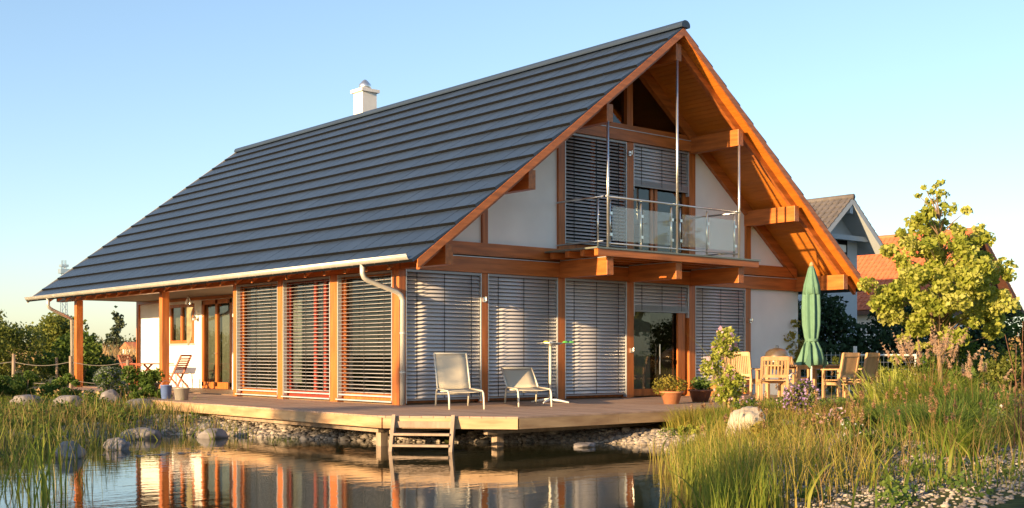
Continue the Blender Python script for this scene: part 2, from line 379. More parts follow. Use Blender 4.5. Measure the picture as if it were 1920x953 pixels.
# --- blinds
slat_cache = {}
def slat_mesh(L):
    k = round(L, 2)
    if k not in slat_cache:
        c = .0425; pr = [(y, .008*(1-(y/c)**2)) for y in np.linspace(-c, c, 6)]
        pr2 = pr+[(y, z-.0018) for y, z in reversed(pr)]
        slat_cache[k] = MB().ext(pr2, 'x', -L/2, L/2).mesh('slat', M['alu'], True)
    return slat_cache[k]
def blind(side, a0, a1, z0, z1, tilt, pitch=.0765, stack=0):
    g = .02; L = a1-a0-2*g-.03; c = (a0+a1)/2; off = .045
    def bx(mb, u0, u1, v0, v1, za, zb):   # u along the wall, v outwards
        if side == 'gable': return mb.box(u0, u1, -v1, -v0, za, zb)
        return mb.box(-v1, -v0, u0, u1, za, zb)
    mb = MB(); bx(mb, a0+g+.005, a1-g-.005, -.085, .0, z1-.05, z1-.003); par = mb.build('blind', M['blindrail'], H)
    for ua, ub in ((a0+.002, a0+g), (a1-g, a1-.002)): mb = MB(); bx(mb, ua, ub, -.09, .0, z0, z1); mb.build('guide_rail', M['alugrey'], par)
    n = int((z1-z0-.10-stack)/pitch); zz = z1-.07
    me = slat_mesh(L)
    for i in range(n):
        zz = z1-.095-i*pitch
        p = (c, off, zz) if side == 'gable' else (off, c, zz)
        j = tilt+random.uniform(-.012, .012)
        link('slat', me, par, p, (j, random.uniform(-.0015, .0015), 0 if side == 'gable' else RAD(-90)))
    zb = zz-pitch*.55
    if stack:
        mb = MB(); q = 0
        while q < stack-.05: bx(mb, a0+g+.01, a1-g-.01, -.082, -.004, zb-q-.012, zb-q); q += .018
        mb.build('stacked_slats', M['blindrail'], par); zb -= stack-.05
    mb = MB(); bx(mb, a0+g+.01, a1-g-.01, -.075, -.015, zb-.035, zb-.006); mb.build('bottom_rail', M['alugrey' if side != 'gable' else 'blindrail'], par)
    for t in (.14, .5, .86):
        u = a0+(a1-a0)*t; mb = MB(); bx(mb, u-.007, u+.007, -.008, -.003, zb, z1-.05); mb.build('cord', M['cord'], par)
T = RAD(59)
blind('gable', .165, 2.035, .56, 3.155, T); blind('gable', 2.205, 4.135, .56, 3.155, T); blind('gable', 4.345, 6.245, .56, 3.155, T)
blind('gable', 6.475, 8.355, 2.38, 3.155, T, stack=.16); blind('gable', 8.585, 10.465, .60, 3.155, T)
blind('gable', 4.345, 6.245, 3.90, 6.315, RAD(38)); blind('gable', 6.465, 8.355, 5.26, 6.315, RAD(62), stack=.16)
SP = [(0.235, 2.22), (2.50, 4.47), (4.70, 6.65)]
for a, b in ((2.22, 2.50), (4.47, 4.70), (6.65, 6.82)): box('post', M['tim_z'], H, 0, .2, a, b, ZD-.02, 3.16, bevel=.006)
for a, b in SP:
    blind('side', a+.005, b-.005, .62, 3.14, RAD(6))
    box('window_sill', M['alugrey'], H, -.03, .14, a-.02, b+.02, .575, .60)
def side_window(a, b, m, mull=()):
    x = .15; z0, z1, fw = .60, 3.15, .08
    f = MB().box(x, x+.07, a, a+fw, z0, z1).box(x, x+.07, b-fw, b, z0, z1).box(x, x+.07, a+fw, b-fw, z0, z0+.14).box(x, x+.07, a+fw, b-fw, z1-fw, z1)
    for q in mull: f.box(x+.002, x+.068, q-.05, q+.05, z0+.14, z1-fw)
    w = f.build('window', M[m], H); box('pane', M['glass'], w, x+.03, x+.04, a+fw, b-fw, z0+.14, z1-fw)
side_window(*SP[0], 'tim_z'); side_window(*SP[1], 'redwood', (2.95, 3.35)); side_window(*SP[2], 'tim_z')
# --- porch
for a in (10.79, 16.93): box('porch_post', M['tim_z'], H, 0, .2, a, a+.2, .3, 3.148, bevel=.006)
wx0, wx1 = 2.115, 2.30
for y0, y1, z0, z1 in ((6.82, 11.03, .3, 5.2), (12.88, 13.38, .3, 5.2), (13.38, 15.0, .3, 1.84), (13.38, 15.0, 3.0, 5.2), (15.0, 17.25, .3, 5.2), (11.03, 12.88, 3.06, 5.2)):
    box('wall_panel', M['plaster'], H, wx0, wx1, y0, y1, z0, z1)
MB().ext([(.2, .3), (2.113, .3), (2.113, U(2.113)), (.2, U(.2))], 'y', 6.69, 6.81).build('wall_panel', M['plaster'], H)
box('post', M['tim_z'], H, 2.06, 2.26, 17.25, 17.42, .3, 5.0)
box('wall_plate', M['tim_y'], H, 2.05, 2.113, 6.83, 17.24, 3.08, 3.36)
dr = MB()
for y in (11.03, 11.90, 12.76): dr.box(2.10, 2.19, y, y+.12, .62, 3.06)
dr.box(2.10, 2.19, 11.03, 12.88, .56, .74).box(2.10, 2.19, 11.03, 12.88, 2.94, 3.06)
dr = dr.build('porch_door', M['tim_z'], H)
for a, b in ((11.15, 11.90), (12.02, 12.76)):
    box('pane', M['glass'], dr, 2.14, 2.15, a, b, .74, 2.94)
    cv = MB(); n = 24
    pts = [(2.26+.025*math.sin(i*1.9), a-.03+(b-a+.06)*i/n) for i in range(n+1)]
    cv.ext(pts+[(p[0]+.01, p[1]) for p in reversed(pts)], 'z', .62, 3.0).build('curtain', M['curtain'], dr, True)
MB().tube([(2.07, 11.95, 1.55), (2.03, 11.95, 1.55), (2.03, 11.85, 1.55)], .012, 6).build('door_handle', M['steel'], dr)
pw = MB().box(2.09, 2.17, 13.38, 13.48, 1.84, 3.0).box(2.09, 2.17, 14.9, 15.0, 1.84, 3.0).box(2.09, 2.17, 14.13, 14.25, 1.84, 3.0).box(2.091, 2.169, 13.48, 14.9, 1.84, 1.93).box(2.091, 2.169, 13.48, 14.9, 2.91, 3.0).build('porch_window', M['tim_z'], H)
box('pane', M['glass'], pw, 2.13, 2.14, 13.48, 14.9, 1.93, 2.91); box('sill', M['alugrey'], pw, 2.03, 2.112, 13.33, 15.05, 1.80, 1.838)
box('curtain', M['curtain'], pw, 2.24, 2.25, 13.4, 14.98, 1.86, 2.98)
MB().tube([(2.11, 13.12, 2.75), (2.02, 13.12, 2.75), (2.0, 13.12, 2.62)], .025, 6).lathe([(.03, 2.62), (.07, 2.56), (.07, 2.50), (.02, 2.48)], (2.0, 13.12, 0), 10).build('wall_lamp', M['steel'], H)
# remaining shell and rooms
box('wall_panel', M['plaster'], H, 12.5, 12.69, .21, 17.05, .3, 3.6)
MB().ext([(2.31, .3), (12.69, .3), (12.69, U(12.69)), (XR, U(XR)), (2.31, U(2.31))], 'y', 17.06, 17.24).build('wall_panel', M['plaster'], H)
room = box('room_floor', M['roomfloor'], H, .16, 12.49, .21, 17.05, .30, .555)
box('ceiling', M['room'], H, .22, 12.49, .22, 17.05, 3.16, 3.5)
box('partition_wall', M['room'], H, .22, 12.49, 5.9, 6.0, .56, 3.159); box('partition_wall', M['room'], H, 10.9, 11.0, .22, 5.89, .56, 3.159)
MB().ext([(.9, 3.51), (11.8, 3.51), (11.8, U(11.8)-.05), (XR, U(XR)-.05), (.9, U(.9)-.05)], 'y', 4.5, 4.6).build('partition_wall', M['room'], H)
# light cabinets and furniture seen through the blinds
box('cabinet', M['white'], H, .75, 1.35, .45, .95, .60, 2.35); box('cabinet', M['white'], H, .70, .76, 4.85, 6.05, .85, 2.75)
box('roller_curtain', M['curtain'], H, 6.55, 7.35, .32, .34, .6, 3.0)
# hooks/sensors on the posts
for p in ((2.08, -.03, 2.62), (10.62, -.03, 2.35), (6.36, -.03, 1.6), (6.30, -.03, 6.05)):
    MB().box(p[0]-.03, p[0]+.03, p[1]-.02, .0, p[2]-.05, p[2]+.05).tube([(p[0], p[1], p[2]), (p[0]-.01, p[1]-.08, p[2]-.02), (p[0]-.01, p[1]-.08, p[2]+.06)], .018, 6).build('wind_sensor', M['steel'], H)
# --- balcony
bal = box('balcony', mat('balcony_floor', (.20, .22, .19), .4, metal=.3), H, 3.72, 8.98, -1.62, -.03, 3.655, 3.69)
for y in (-.22, -.68, -1.14): box('joist', M['tim_x'], bal, 3.76, 8.94, y-.06, y+.06, 3.525, 3.653)
box('front_joist', M['tim_x'], bal, 3.76, 8.94, -1.60, -1.49, 3.515, 3.653)
for x in (4.24, XR, 8.46):
    box('support_beam', M['tim_y'], bal, x-.095, x+.095, -1.47, -.032, 3.145, 3.505, bevel=.006)
    box('beam_cap', M['alugrey'], bal, x-.10, x+.10, -1.475, -.05, 3.507, 3.52)
for x, zt in ((4.20, 6.30), (6.315, 7.90), (8.42, 6.30)): MB().tube([(x, -1.44, 3.692), (x, -1.44, zt)], .028, 10).build('hanger_rod', M['steel'], bal, True)
yb = -1.40
MB().tube([(4.14, yb-.04, 4.755), (8.46, yb-.04, 4.755)], .021, 8).build('handrail', M['steel'], bal, True)
MB().tube([(4.20, yb-.03, 3.80), (8.42, yb-.03, 3.80)], .018, 8).build('lower_rail', M['steel'], bal, True)
for x in (4.10, 8.46):
    MB().tube([(x, yb, 4.755), (x, .0, 4.755)], .021, 8).build('handrail', M['steel'], bal, True)
    MB().tube([(x, yb, 3.84), (x, .0, 3.84)], .018, 8).build('lower_rail', M['steel'], bal, True)
for x in (4.30, 5.22, 6.17, 6.45, 7.35, 8.30):
    p = MB().tube([(x, yb, 3.74), (x, yb, 4.70)], .024, 8).build('rail_post', M['steel'], bal, True)
    for z in (3.98, 4.42): MB().box(x-.035, x+.035, yb-.045, yb-.02, z-.03, z+.03).build('glass_clip', M['steel'], p)
MB().tube([(4.10, -1.25, 3.74), (4.10, -1.25, 4.72)], .022, 8).build('rail_post', M['steel'], bal, True)
for a, b in ((4.32, 5.20), (5.24, 6.15), (6.47, 7.33), (7.37, 8.28)): box('glass_panel', M['rail_glass'], bal, a, b, yb-.05, yb-.04, 3.86, 4.56)
# ================================================================== GROUND AND POND
POND = [(1.55,-5.0),(.95,-6.1),(-.4,-7.4),(-2.2,-9.2),(-4.1,-11.0),(-6.2,-13.2),(-8.6,-15.4),(-11,-16.6),(-14,-16),(-15.5,-12),(-13.5,-7),(-10.2,-3.4),
        (-7.6,-.6),(-6.2,.7),(-5.0,1.9),(-4.1,2.5),(-3.2,2.6),(-2.75,1.2),(-2.1,-.6),(-1.3,-1.9),(-.3,-3.0),(.8,-3.9)]
def chaikin(p, n=2):
    for _ in range(n):
        q = []
        for i in range(len(p)):
            a = np.array(p[i]); b = np.array(p[(i+1) % len(p)]); q += [a*.75+b*.25, a*.25+b*.75]
        p = q
    return np.array(p)
PD = chaikin(POND)
def pond_sd(x, y):
    """signed distance to the shore, negative in the water (vectorised)"""
    P = np.stack([np.ravel(x), np.ravel(y)], 1).astype(float); best = np.full(len(P), 1e9); ins = np.zeros(len(P), bool)
    for i in range(len(PD)):
        a = PD[i]; b = PD[(i+1) % len(PD)]; ab = b-a; t = np.clip(((P-a)@ab)/(ab@ab), 0, 1)
        best = np.minimum(best, np.hypot(*(P-(a+t[:, None]*ab)).T))
        c = ((a[1] > P[:, 1]) != (b[1] > P[:, 1])); xx = (b[0]-a[0])*(P[:, 1]-a[1])/((b[1]-a[1]) or 1e-9)+a[0]
        ins ^= c & (P[:, 0] < xx)
    return np.where(ins, -best, best).reshape(np.shape(x))
def wob(x, y): return .5*np.sin(x*1.7+1.3*np.sin(y*.9))+.5*np.sin(y*2.1+1.1*np.sin(x*1.3+2))
def ground_z(x, y):
    x = np.asarray(x, float); y = np.asarray(y, float)
    d = pond_sd(x, y); o = .40*(1-np.exp(-np.maximum(d, 0)/1.5))+.03*wob(x, y)*np.clip(d, 0, 1)
    m = np.exp(-(((x-2.6)/2.4)**2+((y+6.9)/1.3)**2)); o = o+.16*m*np.clip(d, 0, 1)      # planted mound on the right bank
    o = np.where((x > -2.5) & (x < 10) & (y > -4.6), np.minimum(o, .32), o)
    return np.where(d > 0, o+.004, np.maximum(d*.4, -.9)-.01)
xs = np.unique(np.concatenate([np.linspace(-3000, -60, 8), np.linspace(-50, -18, 12), np.arange(-17, 20, .3), np.linspace(21, 80, 24), np.linspace(100, 3000, 10)]))
ys = np.unique(np.concatenate([np.linspace(-3000, -60, 8), np.linspace(-50, -20, 12), np.arange(-19, 20, .3), np.linspace(21, 80, 24), np.linspace(100, 3000, 10)]))
X, Y = np.meshgrid(xs, ys, indexing='ij'); Z = ground_z(X, Y)
nx, ny = X.shape; idx = np.arange(nx*ny).reshape(nx, ny)
Q = np.stack([idx[:-1, :-1], idx[1:, :-1], idx[1:, 1:], idx[:-1, 1:]], -1).reshape(-1, 4)
def ground_mat():
    m, nt, N, L, P = nodes('garden_ground')
    g = N.new('ShaderNodeNewGeometry')
    n1 = N.new('ShaderNodeTexNoise'); n1.inputs['Scale'].default_value = .6; n1.inputs['Detail'].default_value = 6; L.new(g.outputs['Position'], n1.inputs['Vector'])
    n2 = N.new('ShaderNodeTexNoise'); n2.inputs['Scale'].default_value = 14; n2.inputs['Detail'].default_value = 6; L.new(g.outputs['Position'], n2.inputs['Vector'])
    r1 = ramp(N, [(.05, .065, .02), (.10, .10, .035), (.16, .12, .06)], [.3, .5, .72]); L.new(n1.outputs[0], r1.inputs[0])
    r2 = ramp(N, [(.55, .55, .55), (1.25, 1.2, 1.1)], [.3, .7]); L.new(n2.outputs[0], r2.inputs[0])
    mx = N.new('ShaderNodeMix'); mx.data_type = 'RGBA'; mx.blend_type = 'MULTIPLY'; mx.inputs[0].default_value = 1
    L.new(r1.outputs[0], mx.inputs[6]); L.new(r2.outputs[0], mx.inputs[7]); L.new(mx.outputs[2], P.inputs['Base Color'])
    P.inputs['Roughness'].default_value = .95; P.inputs['Specular IOR Level'].default_value = .1
    b = N.new('ShaderNodeBump'); b.inputs['Strength'].default_value = .6; b.inputs['Distance'].default_value = .05; L.new(n2.outputs[0], b.inputs['Height']); L.new(b.outputs[0], P.inputs['Normal'])
    return m
gr = link('ground', np_mesh('ground', np.stack([X, Y, Z], -1).reshape(-1, 3), Q, ground_mat(), smooth=True)); tag(gr, kind='structure')
def water_mat():
    m, nt, N, L, P = nodes('pond_water')
    g = N.new('ShaderNodeNewGeometry'); mp = N.new('ShaderNodeMapping'); mp.inputs['Rotation'].default_value = (0, 0, RAD(40)); mp.inputs['Scale'].default_value = (1.0, 2.6, 1)
    L.new(g.outputs['Position'], mp.inputs[0])
    a = N.new('ShaderNodeTexNoise'); a.inputs['Scale'].default_value = 1.6; a.inputs['Detail'].default_value = 3; L.new(mp.outputs[0], a.inputs['Vector'])
    c = N.new('ShaderNodeTexNoise'); c.inputs['Scale'].default_value = 7; c.inputs['Detail'].default_value = 2; L.new(mp.outputs[0], c.inputs['Vector'])
    ad = N.new('ShaderNodeMath'); ad.operation = 'MULTIPLY_ADD'; ad.inputs[1].default_value = .25; L.new(c.outputs[0], ad.inputs[0]); L.new(a.outputs[0], ad.inputs[2])
    b = N.new('ShaderNodeBump'); b.inputs['Strength'].default_value = .03; b.inputs['Distance'].default_value = .1
    L.new(ad.outputs[0], b.inputs['Height']); L.new(b.outputs[0], P.inputs['Normal'])
    P.inputs['Base Color'].default_value = (.030, .030, .012, 1); P.inputs['Roughness'].default_value = .015; P.inputs['IOR'].default_value = 1.65
    return m
wq = PD+ (PD-PD.mean(0))/np.linalg.norm(PD-PD.mean(0), axis=1)[:, None]*.25
wm = bpy.data.meshes.new('pond_water'); wm.from_pydata([(p[0], p[1], 0) for p in wq], [], [tuple(range(len(wq)))]); wm.materials.append(water_mat())
tag(link('pond_water', wm), kind='structure')

# ------------------------------------------------------------------ gravel and stones
PHI = (1+5**.5)/2
ICO = np.array([(-1,PHI,0),(1,PHI,0),(-1,-PHI,0),(1,-PHI,0),(0,-1,PHI),(0,1,PHI),(0,-1,-PHI),(0,1,-PHI),(PHI,0,-1),(PHI,0,1),(-PHI,0,-1),(-PHI,0,1)], float)/1.9
ICF = np.array([(0,11,5),(0,5,1),(0,1,7),(0,7,10),(0,10,11),(1,5,9),(5,11,4),(11,10,2),(10,7,6),(7,1,8),(3,9,4),(3,4,2),(3,2,6),(3,6,8),(3,8,9),(4,9,5),(2,4,11),(6,2,10),(8,6,7),(9,8,1)])
def rotz(a):
    c, s = np.cos(a), np.sin(a); z = np.zeros_like(a); o = np.ones_like(a)
    return np.stack([np.stack([c, -s, z], -1), np.stack([s, c, z], -1), np.stack([z, z, o], -1)], 1)
def pebbles(pts, size, seed):
    r = np.random.default_rng(seed); n = len(pts)
    s = size*np.exp(r.normal(0, .30, n)); S = np.stack([s*r.uniform(.8, 1.5, n), s*r.uniform(.7, 1.1, n), s*r.uniform(.5, .85, n)], -1)
    V = ICO[None]*(1+r.normal(0, .12, (n, 12, 1)))*S[:, None, :]
    V = np.einsum('nij,nkj->nki', rotz(r.uniform(0, 6.28, n)), V)+pts[:, None, :]
    F = ICF[None]+(np.arange(n)*12)[:, None, None]
    return V.reshape(-1, 3), F.reshape(-1, 3), np.repeat(r.random(n), 20)
def scatter(n, x0, x1, y0, y1, d0, d1, seed, extra=None):
    r = np.random.default_rng(seed); x = r.uniform(x0, x1, n*6); y = r.uniform(y0, y1, n*6); d = pond_sd(x, y)
    k = (d > d0) & (d < d1)
    if extra is not None: k &= extra(x, y)
    x, y = x[k][:n], y[k][:n]; return np.stack([x, y, np.maximum(ground_z(x, y), -.07)], -1)
def rndmat(name, cols, rough=.85, bump=0):
    m, nt, N, L, P = nodes(name); at = N.new('ShaderNodeAttribute'); at.attribute_name = 'rnd'; r = ramp(N, cols); L.new(at.outputs['Fac'], r.inputs[0])
    L.new(r.outputs[0], P.inputs['Base Color']); P.inputs['Roughness'].default_value = rough; P.inputs['Specular IOR Level'].default_value = .25; return m
PEB = rndmat('pebble', [(.12, .10, .085), (.22, .19, .16), (.32, .27, .22), (.42, .36, .29)])
def gravel(name, pts, size, seed, label):
    V, F, c = pebbles(pts, size, seed); o = link(name, np_mesh(name, V, F, PEB, c)); tag(o, label, 'gravel', kind='stuff')
gravel('gravel', scatter(4200, -4.2, -.8, -3.2, 5.2, -.12, 1.4, 1), .040, 1, 'pale pebbles on the bank below the left edge of the wooden terrace')
gravel('gravel', scatter(2600, -.6, 4.2, -6.4, -2.4, -.15, .9, 2), .042, 2, 'pebbles on the bank under the front of the wooden terrace')
gravel('gravel', scatter(9000, -6, 2.6, -14, -8.0, .7, 4.2, 3), .019, 3, 'gravel patch among the grasses in the right foreground')
gravel('gravel', scatter(900, -6.8, -2.4, 1.2, 4.6, -.1, 1.0, 4), .05, 4, 'stones along the reedy shore left of the terrace')
def boulder_mesh(name, sx, sy, sz, seed, m, rough=.22, flat=.0):
    import bmesh
    bm = bmesh.new(); bmesh.ops.create_icosphere(bm, subdivisions=4, radius=1)
    off = Vector((seed*3.1, seed*7.7, seed*1.3))
    for v in bm.verts:
        p = v.co.copy(); d = 1+rough*mnoise.noise(p*1.1+off)+rough*.55*mnoise.noise(p*2.6+off)+rough*.2*mnoise.noise(p*6+off)
        # facets: clip against a few random planes
        for k in range(7):
            nrm = Vector((math.sin(seed*5.3+k*2.1), math.cos(seed*2.9+k*1.7), math.sin(seed*1.1+k*2.9)*.8)).normalized()
            h = .80+.10*math.sin(seed*3+k*4.1); t = p.dot(nrm)*d
            if t > h: d *= 1-(t-h)/max(t, .01)*.85
        v.co = p*d
        if v.co.z > .75: v.co.z = .75+(v.co.z-.75)*(1-flat)
        v.co = Vector((v.co.x*sx, v.co.y*sy, v.co.z*sz))
    me = bpy.data.meshes.new(name); bm.to_mesh(me); bm.free(); me.materials.append(M[m])
    me.polygons.foreach_set('use_smooth', [True]*len(me.polygons)); return me
def boulder(x, y, s, seed, label, m='stone', z=None, rz=0, rough=.22, flat=0):
    zz = float(ground_z(x, y)) if z is None else z
    o = link('boulder', boulder_mesh('boulder', *s, seed, m, rough, flat), None, (x, y, zz+s[2]*.35), (0, 0, rz)); tag(o, label, 'boulder', 'boulders around the pond')
boulder(1.25, -7.35, (.36, .32, .38), 3.3, 'large pale angular boulder in the grasses on the right bank', 'stoneL', .18, .3, .3)
boulder(2.0, -7.65, (.24, .25, .22), 5.1, 'small pale boulder leaning against the right side of the large pale boulder', 'stoneL', .22, .9, .3)
boulder(-6.75, -1.35, (.27, .20, .20), 1.7, 'rounded grey boulder at the waterline among the left reeds', rz=.6, z=-.02, rough=.42)
boulder(-5.65, -.35, (.20, .18, .15), 2.9, 'low grey boulder half in the water right of the rounded boulder', rz=.2, z=-.05, rough=.45)
boulder(-4.35, 1.75, (.38, .22, .15), 6.3, 'long dark flat rock at the shore before the gravel', rz=-.5, z=.0)
boulder(-3.35, 1.05, (.26, .20, .14), 7.1, 'smooth grey rock in shallow water in front of the gravel bank', rz=-.4, z=.0)
boulder(-2.85, 2.35, (.24, .18, .12), 7.9, 'oval grey rock lying on the gravel bank below the terrace edge', rz=-.6, z=.05)
boulder(-5.3, 8.0, (.40, .30, .24), 8.2, 'leftmost block of the low garden stone edging', rz=.3, flat=.7)
boulder(-4.5, 7.5, (.36, .28, .23), 9.4, 'second block of the garden stone edging from the left', rz=.1, flat=.7)
boulder(-3.8, 7.0, (.32, .26, .20), 10.6, 'third block of the garden stone edging from the left', rz=-.2, flat=.7)
boulder(-3.0, 6.6, (.28, .24, .25), 11.2, 'upright grey block in the garden stone edging before the grey bush', rz=.5)
boulder(-2.75, 5.7, (.34, .26, .18), 12.8, 'flat pale block below the upright block of the stone edging', 'stoneL', rz=.2, flat=.6)
boulder(.35, -4.75, (.22, .13, .07), 13.4, 'flat stone lying in shallow water before the terrace front', z=-.01)

# ================================================================== TERRACE DECK
D = thing('wooden_deck', 'long brown wooden terrace deck around the house standing over the pond', 'deck')
def xl(y):
    if y < -3.1: return -1.05-(y+4.73)/1.63*1.45
    if y < 6.3: return -2.5
    if y < 8.6: return -2.5+(y-6.3)/2.3*1.35
    return -1.15
pw_ = .1435; y = -4.73
while y < 18.2:
    y1 = y+pw_-.006
    xr = 10.4 if y < -.09 else (-.035 if y < 6.75 else 2.05)
    j = random.uniform(-.002, .002)
    a, b = xl(y), xl(y1)
    if xr > 5: cuts = [a, 2.2+random.uniform(-1, 1), 6.3+random.uniform(-1, 1), xr]
    else: cuts = [a, xr]
    for i in range(len(cuts)-1):
        l0, l1 = (a, b) if i == 0 else (cuts[i]+.002, cuts[i]+.002)
        r0 = cuts[i+1]-(.002 if i < len(cuts)-2 else 0)
        MB().ext([(l0, y), (r0, y), (r0, y1), (l1, y1)], 'z', ZD-.028, ZD+j).build('plank', M['deck'], D)
    y += pw_
def fascia(p, q, n):
    p = Vector(p); q = Vector(q)
    for i in range(n):
        a = p+(q-p)*(i/n); b = p+(q-p)*((i+1)/n); d = (b-a).normalized()*.002
        MB().beam(a+d, b-d, .035, .165).build('fascia_board', M['fascia'], D)
zf = ZD-.028-.0835
fascia((-2.475, 6.3, zf), (-2.475, -3.10, zf), 4); fascia((-2.472, -3.12, zf), (-1.04, -4.72, zf), 1); fascia((-1.02, -4.71, zf), (9.9, -4.71, zf), 5)
fascia((-1.14, 8.6, zf), (-2.47, 6.32, zf), 1); fascia((-1.13, 17.8, zf), (-1.13, 8.62, zf), 3); fascia((9.92, -4.71, zf), (10.38, -3.0, zf), 1)
for p in ((-2.02, -2.42), (-.66, -3.76)): box('deck_post', M['oldwood'], D, p[0]-.07, p[0]+.07, p[1]-.07, p[1]+.07, -.7, ZD-.15)
for a, b in (((-2.2, -2.95, .30), (2.5, -2.1, .30)), ((-1.15, -4.05, .30), (8, -3.9, .30)), ((-2.1, -2.5, .30), (-2.1, 6, .30))): MB().beam(a, b, .10, .14).build('bearer', M['oldwood'], D)
# swimming ladder
cd = Vector((.665, -.747, 0)); cn = Vector((-.747, -.665, 0)); A0 = Vector((-2.34, -3.25, 0))
lad = MB().beam(A0+cd*.475+cn*.07+Vector((0, 0, ZD-.13)), A0+cd*.475+cn*.04+Vector((0, 0, ZD-.13)), .9, .10).build('ladder', M['oldwood'], D)
for t in (.0, .95):
    p = A0+cd*t
    MB().beam(p+cn*.02+Vector((0, 0, ZD-.0)), p+cn*.40+Vector((0, 0, -.35)), .055, .13, up=cn).build('stringer', M['oldwood'], lad)
for z, o in ((.26, .18), (.09, .25), (-.1, .31)):
    c = A0+cn*o+Vector((0, 0, z)); MB().beam(c+cd*.03, c+cd*.92, .13, .035).build('tread', M['oldwood'], lad)

# ================================================================== FURNITURE
def lounger(loc, rz, back, label):
    """local +Y is the foot end, origin on the floor under the hinge"""
    t = thing('sun_lounger', label, 'sun lounger', loc, rz, 'sun loungers on the terrace')
    w = .31; zs = .33
    def sling(name, pts, th=.012):
        mb = MB(); n = len(pts)
        V = []; F = []
        for (y, z) in pts:
            for k in range(5): 
                u = -w+.02+(2*w-.04)*k/4; V.append((u, y, z-.018*(1-(u/w)**2)))
        for i in range(n-1):
            for k in range(4): F.append((i*5+k, i*5+k+1, i*5+6+k, i*5+5+k))
        o = mb.add(V, F).build(name, M['sling'], t, True); m = o.modifiers.new('thick', 'SOLIDIFY'); m.thickness = th; return o
    L = .78; cb, sb_ = math.cos(back), math.sin(back)
    sling('seat_sling', [(y, zs-.02*math.sin(y*2)) for y in np.linspace(0, 1.28, 8)])
    sling('back_sling', [(-L*s*cb, zs+L*s*sb_+.02*math.sin(s*3)) for s in np.linspace(.02, 1, 7)])
    for sx in (-1, 1):
        x = sx*w
        MB().tube([(x, -.02, zs), (x, 1.22, zs-.01), (x, 1.31, zs-.05), (x, 1.35, zs-.13), (x, 1.39, 0)], .017, 8).build('leg', M['cream'], t, True)
        MB().tube([(x, .06, zs), (x, -.10, zs-.03), (x, -.16, zs-.12), (x, -.22, 0)], .017, 8).build('leg', M['cream'], t, True)
        MB().tube([(x, 0, zs+.005), (x, -L*cb, zs+L*sb_)], .017, 8).build('back_rail', M['cream'], t, True)
    MB().tube([(-w, -L*cb, zs+L*sb_), (w, -L*cb, zs+L*sb_)], .017, 8).build('head_bar', M['cream'], t, True)
    MB().tube([(-w, .35, zs-.04), (w, .35, zs-.04)], .014, 6).tube([(-w, -.14, zs-.1), (w, -.14, zs-.1)], .014, 6).build('cross_bar', M['cream'], t, True)
    return t
lounger((.52, -1.05, ZD), RAD(152), RAD(58), 'beige sling sun lounger with steeply raised back left on the terrace')
lounger((2.22, -1.05, ZD), RAD(149), RAD(28), 'beige sling sun lounger with its back raised only a little')
t = thing('bird_table_stand', 'slim pale pole stand with colourful dish top on cross foot by the loungers', 'stand', (3.0, -1.0, ZD))
MB().tube([(0, 0, .05), (0, 0, 1.16)], .028, 10).build('pole', M['cream'], t, True)
for k in range(4):
    a = k*math.pi/2+.5; MB().tube([(0, 0, .07), (.22*math.cos(a), .22*math.sin(a), .05), (.40*math.cos(a), .40*math.sin(a), .015)], [.03, .024, .014], 6).build('foot', M['white'], t)
MB().lathe([(.05, 1.15), (.20, 1.17), (.27, 1.20), (.27, 1.21), (.1, 1.19)], n=16).build('dish', M['steel'], t)
for i, (c, x, y) in enumerate((((.5, .05, .03), -.05, .05), ((.1, .4, .08), .25, -.18), ((.1, .35, .1), .36, -.24), ((.6, .6, .55), .1, .1), ((.7, .6, .1), -.15, -.05))):
    MB().lathe([(.03, 1.20), (.07, 1.21), (.05, 1.235), (.01, 1.25)], (x, y, 0), 8).build('trinket', mat('trinket_%d' % i, c, .4), t)

def dining_chair(loc, rz, style, label, m='teak', arms=True, hb=.92, w=.25):
    """local +Y is where the sitter faces"""
    t = thing('garden_chair', label, 'chair', loc, rz, 'teak chairs at the terrace table')
    for sx in (-1, 1):
        x = sx*w
        MB().beam((x, .22, 0), (x, .21, .64 if arms else .43), .048, .048, (0, 1, 0)).build('leg', M[m], t)
        MB().beam((x, -.22, 0), (x, -.20, .45), .048, .05, (0, 1, 0)).build('leg', M[m], t)
        MB().beam((x, -.20, .45), (x, -.31, hb), .045, .05, (0, 1, 0)).build('back_upright', M[m], t)
        MB().box(x-.02, x+.02, -.19, .19, .33, .39).build('side_rail', M[m], t)
        if arms: MB().beam((x, .26, .655), (x, -.25, .665), .065, .028).build('armrest', M[m], t)
    s = MB().box(-w, w, .18, .235, .36, .425).build('seat', M[m], t)
    for k in range(7): MB().box(-w+.02, w-.02, -.20+.055*k, -.155+.055*k, .425, .445).build('seat_slat', M[m], s)
    b = MB().beam((-w, -.305, hb-.03), (w, -.305, hb-.03), .035, .085).build('backrest', M[m], t)
    MB().beam((-w, -.215, .52), (w, -.215, .52), .03, .06).build('lower_rail', M[m], b)
    n = 7 if style == 'slat' else 13
    for k in range(n):
        x = -w+.05+(2*w-.1)*k/(n-1); MB().beam((x, -.215, .54), (x, -.30, hb-.06), .034 if style == 'slat' else .031, .014, (0, 1, 0)).build('back_slat', M[m], b)
    return t
dining_chair((7.25, -3.25, ZD), RAD(-40), 'slat', 'teak chair with vertical back slats turned away at the left end of table', w=.27)
dining_chair((7.75, -2.05, ZD), RAD(-75), 'fine', 'tall pale teak armchair behind the slatted chair by the barbecue', hb=1.02, w=.31)
dining_chair((8.40, -4.12, ZD), RAD(-4), 'fine', 'teak armchair seen from behind just right of the parasol', hb=1.0)
dining_chair((9.32, -4.02, ZD), RAD(4), 'fine', 'rightmost teak armchair of the terrace table', hb=1.0)
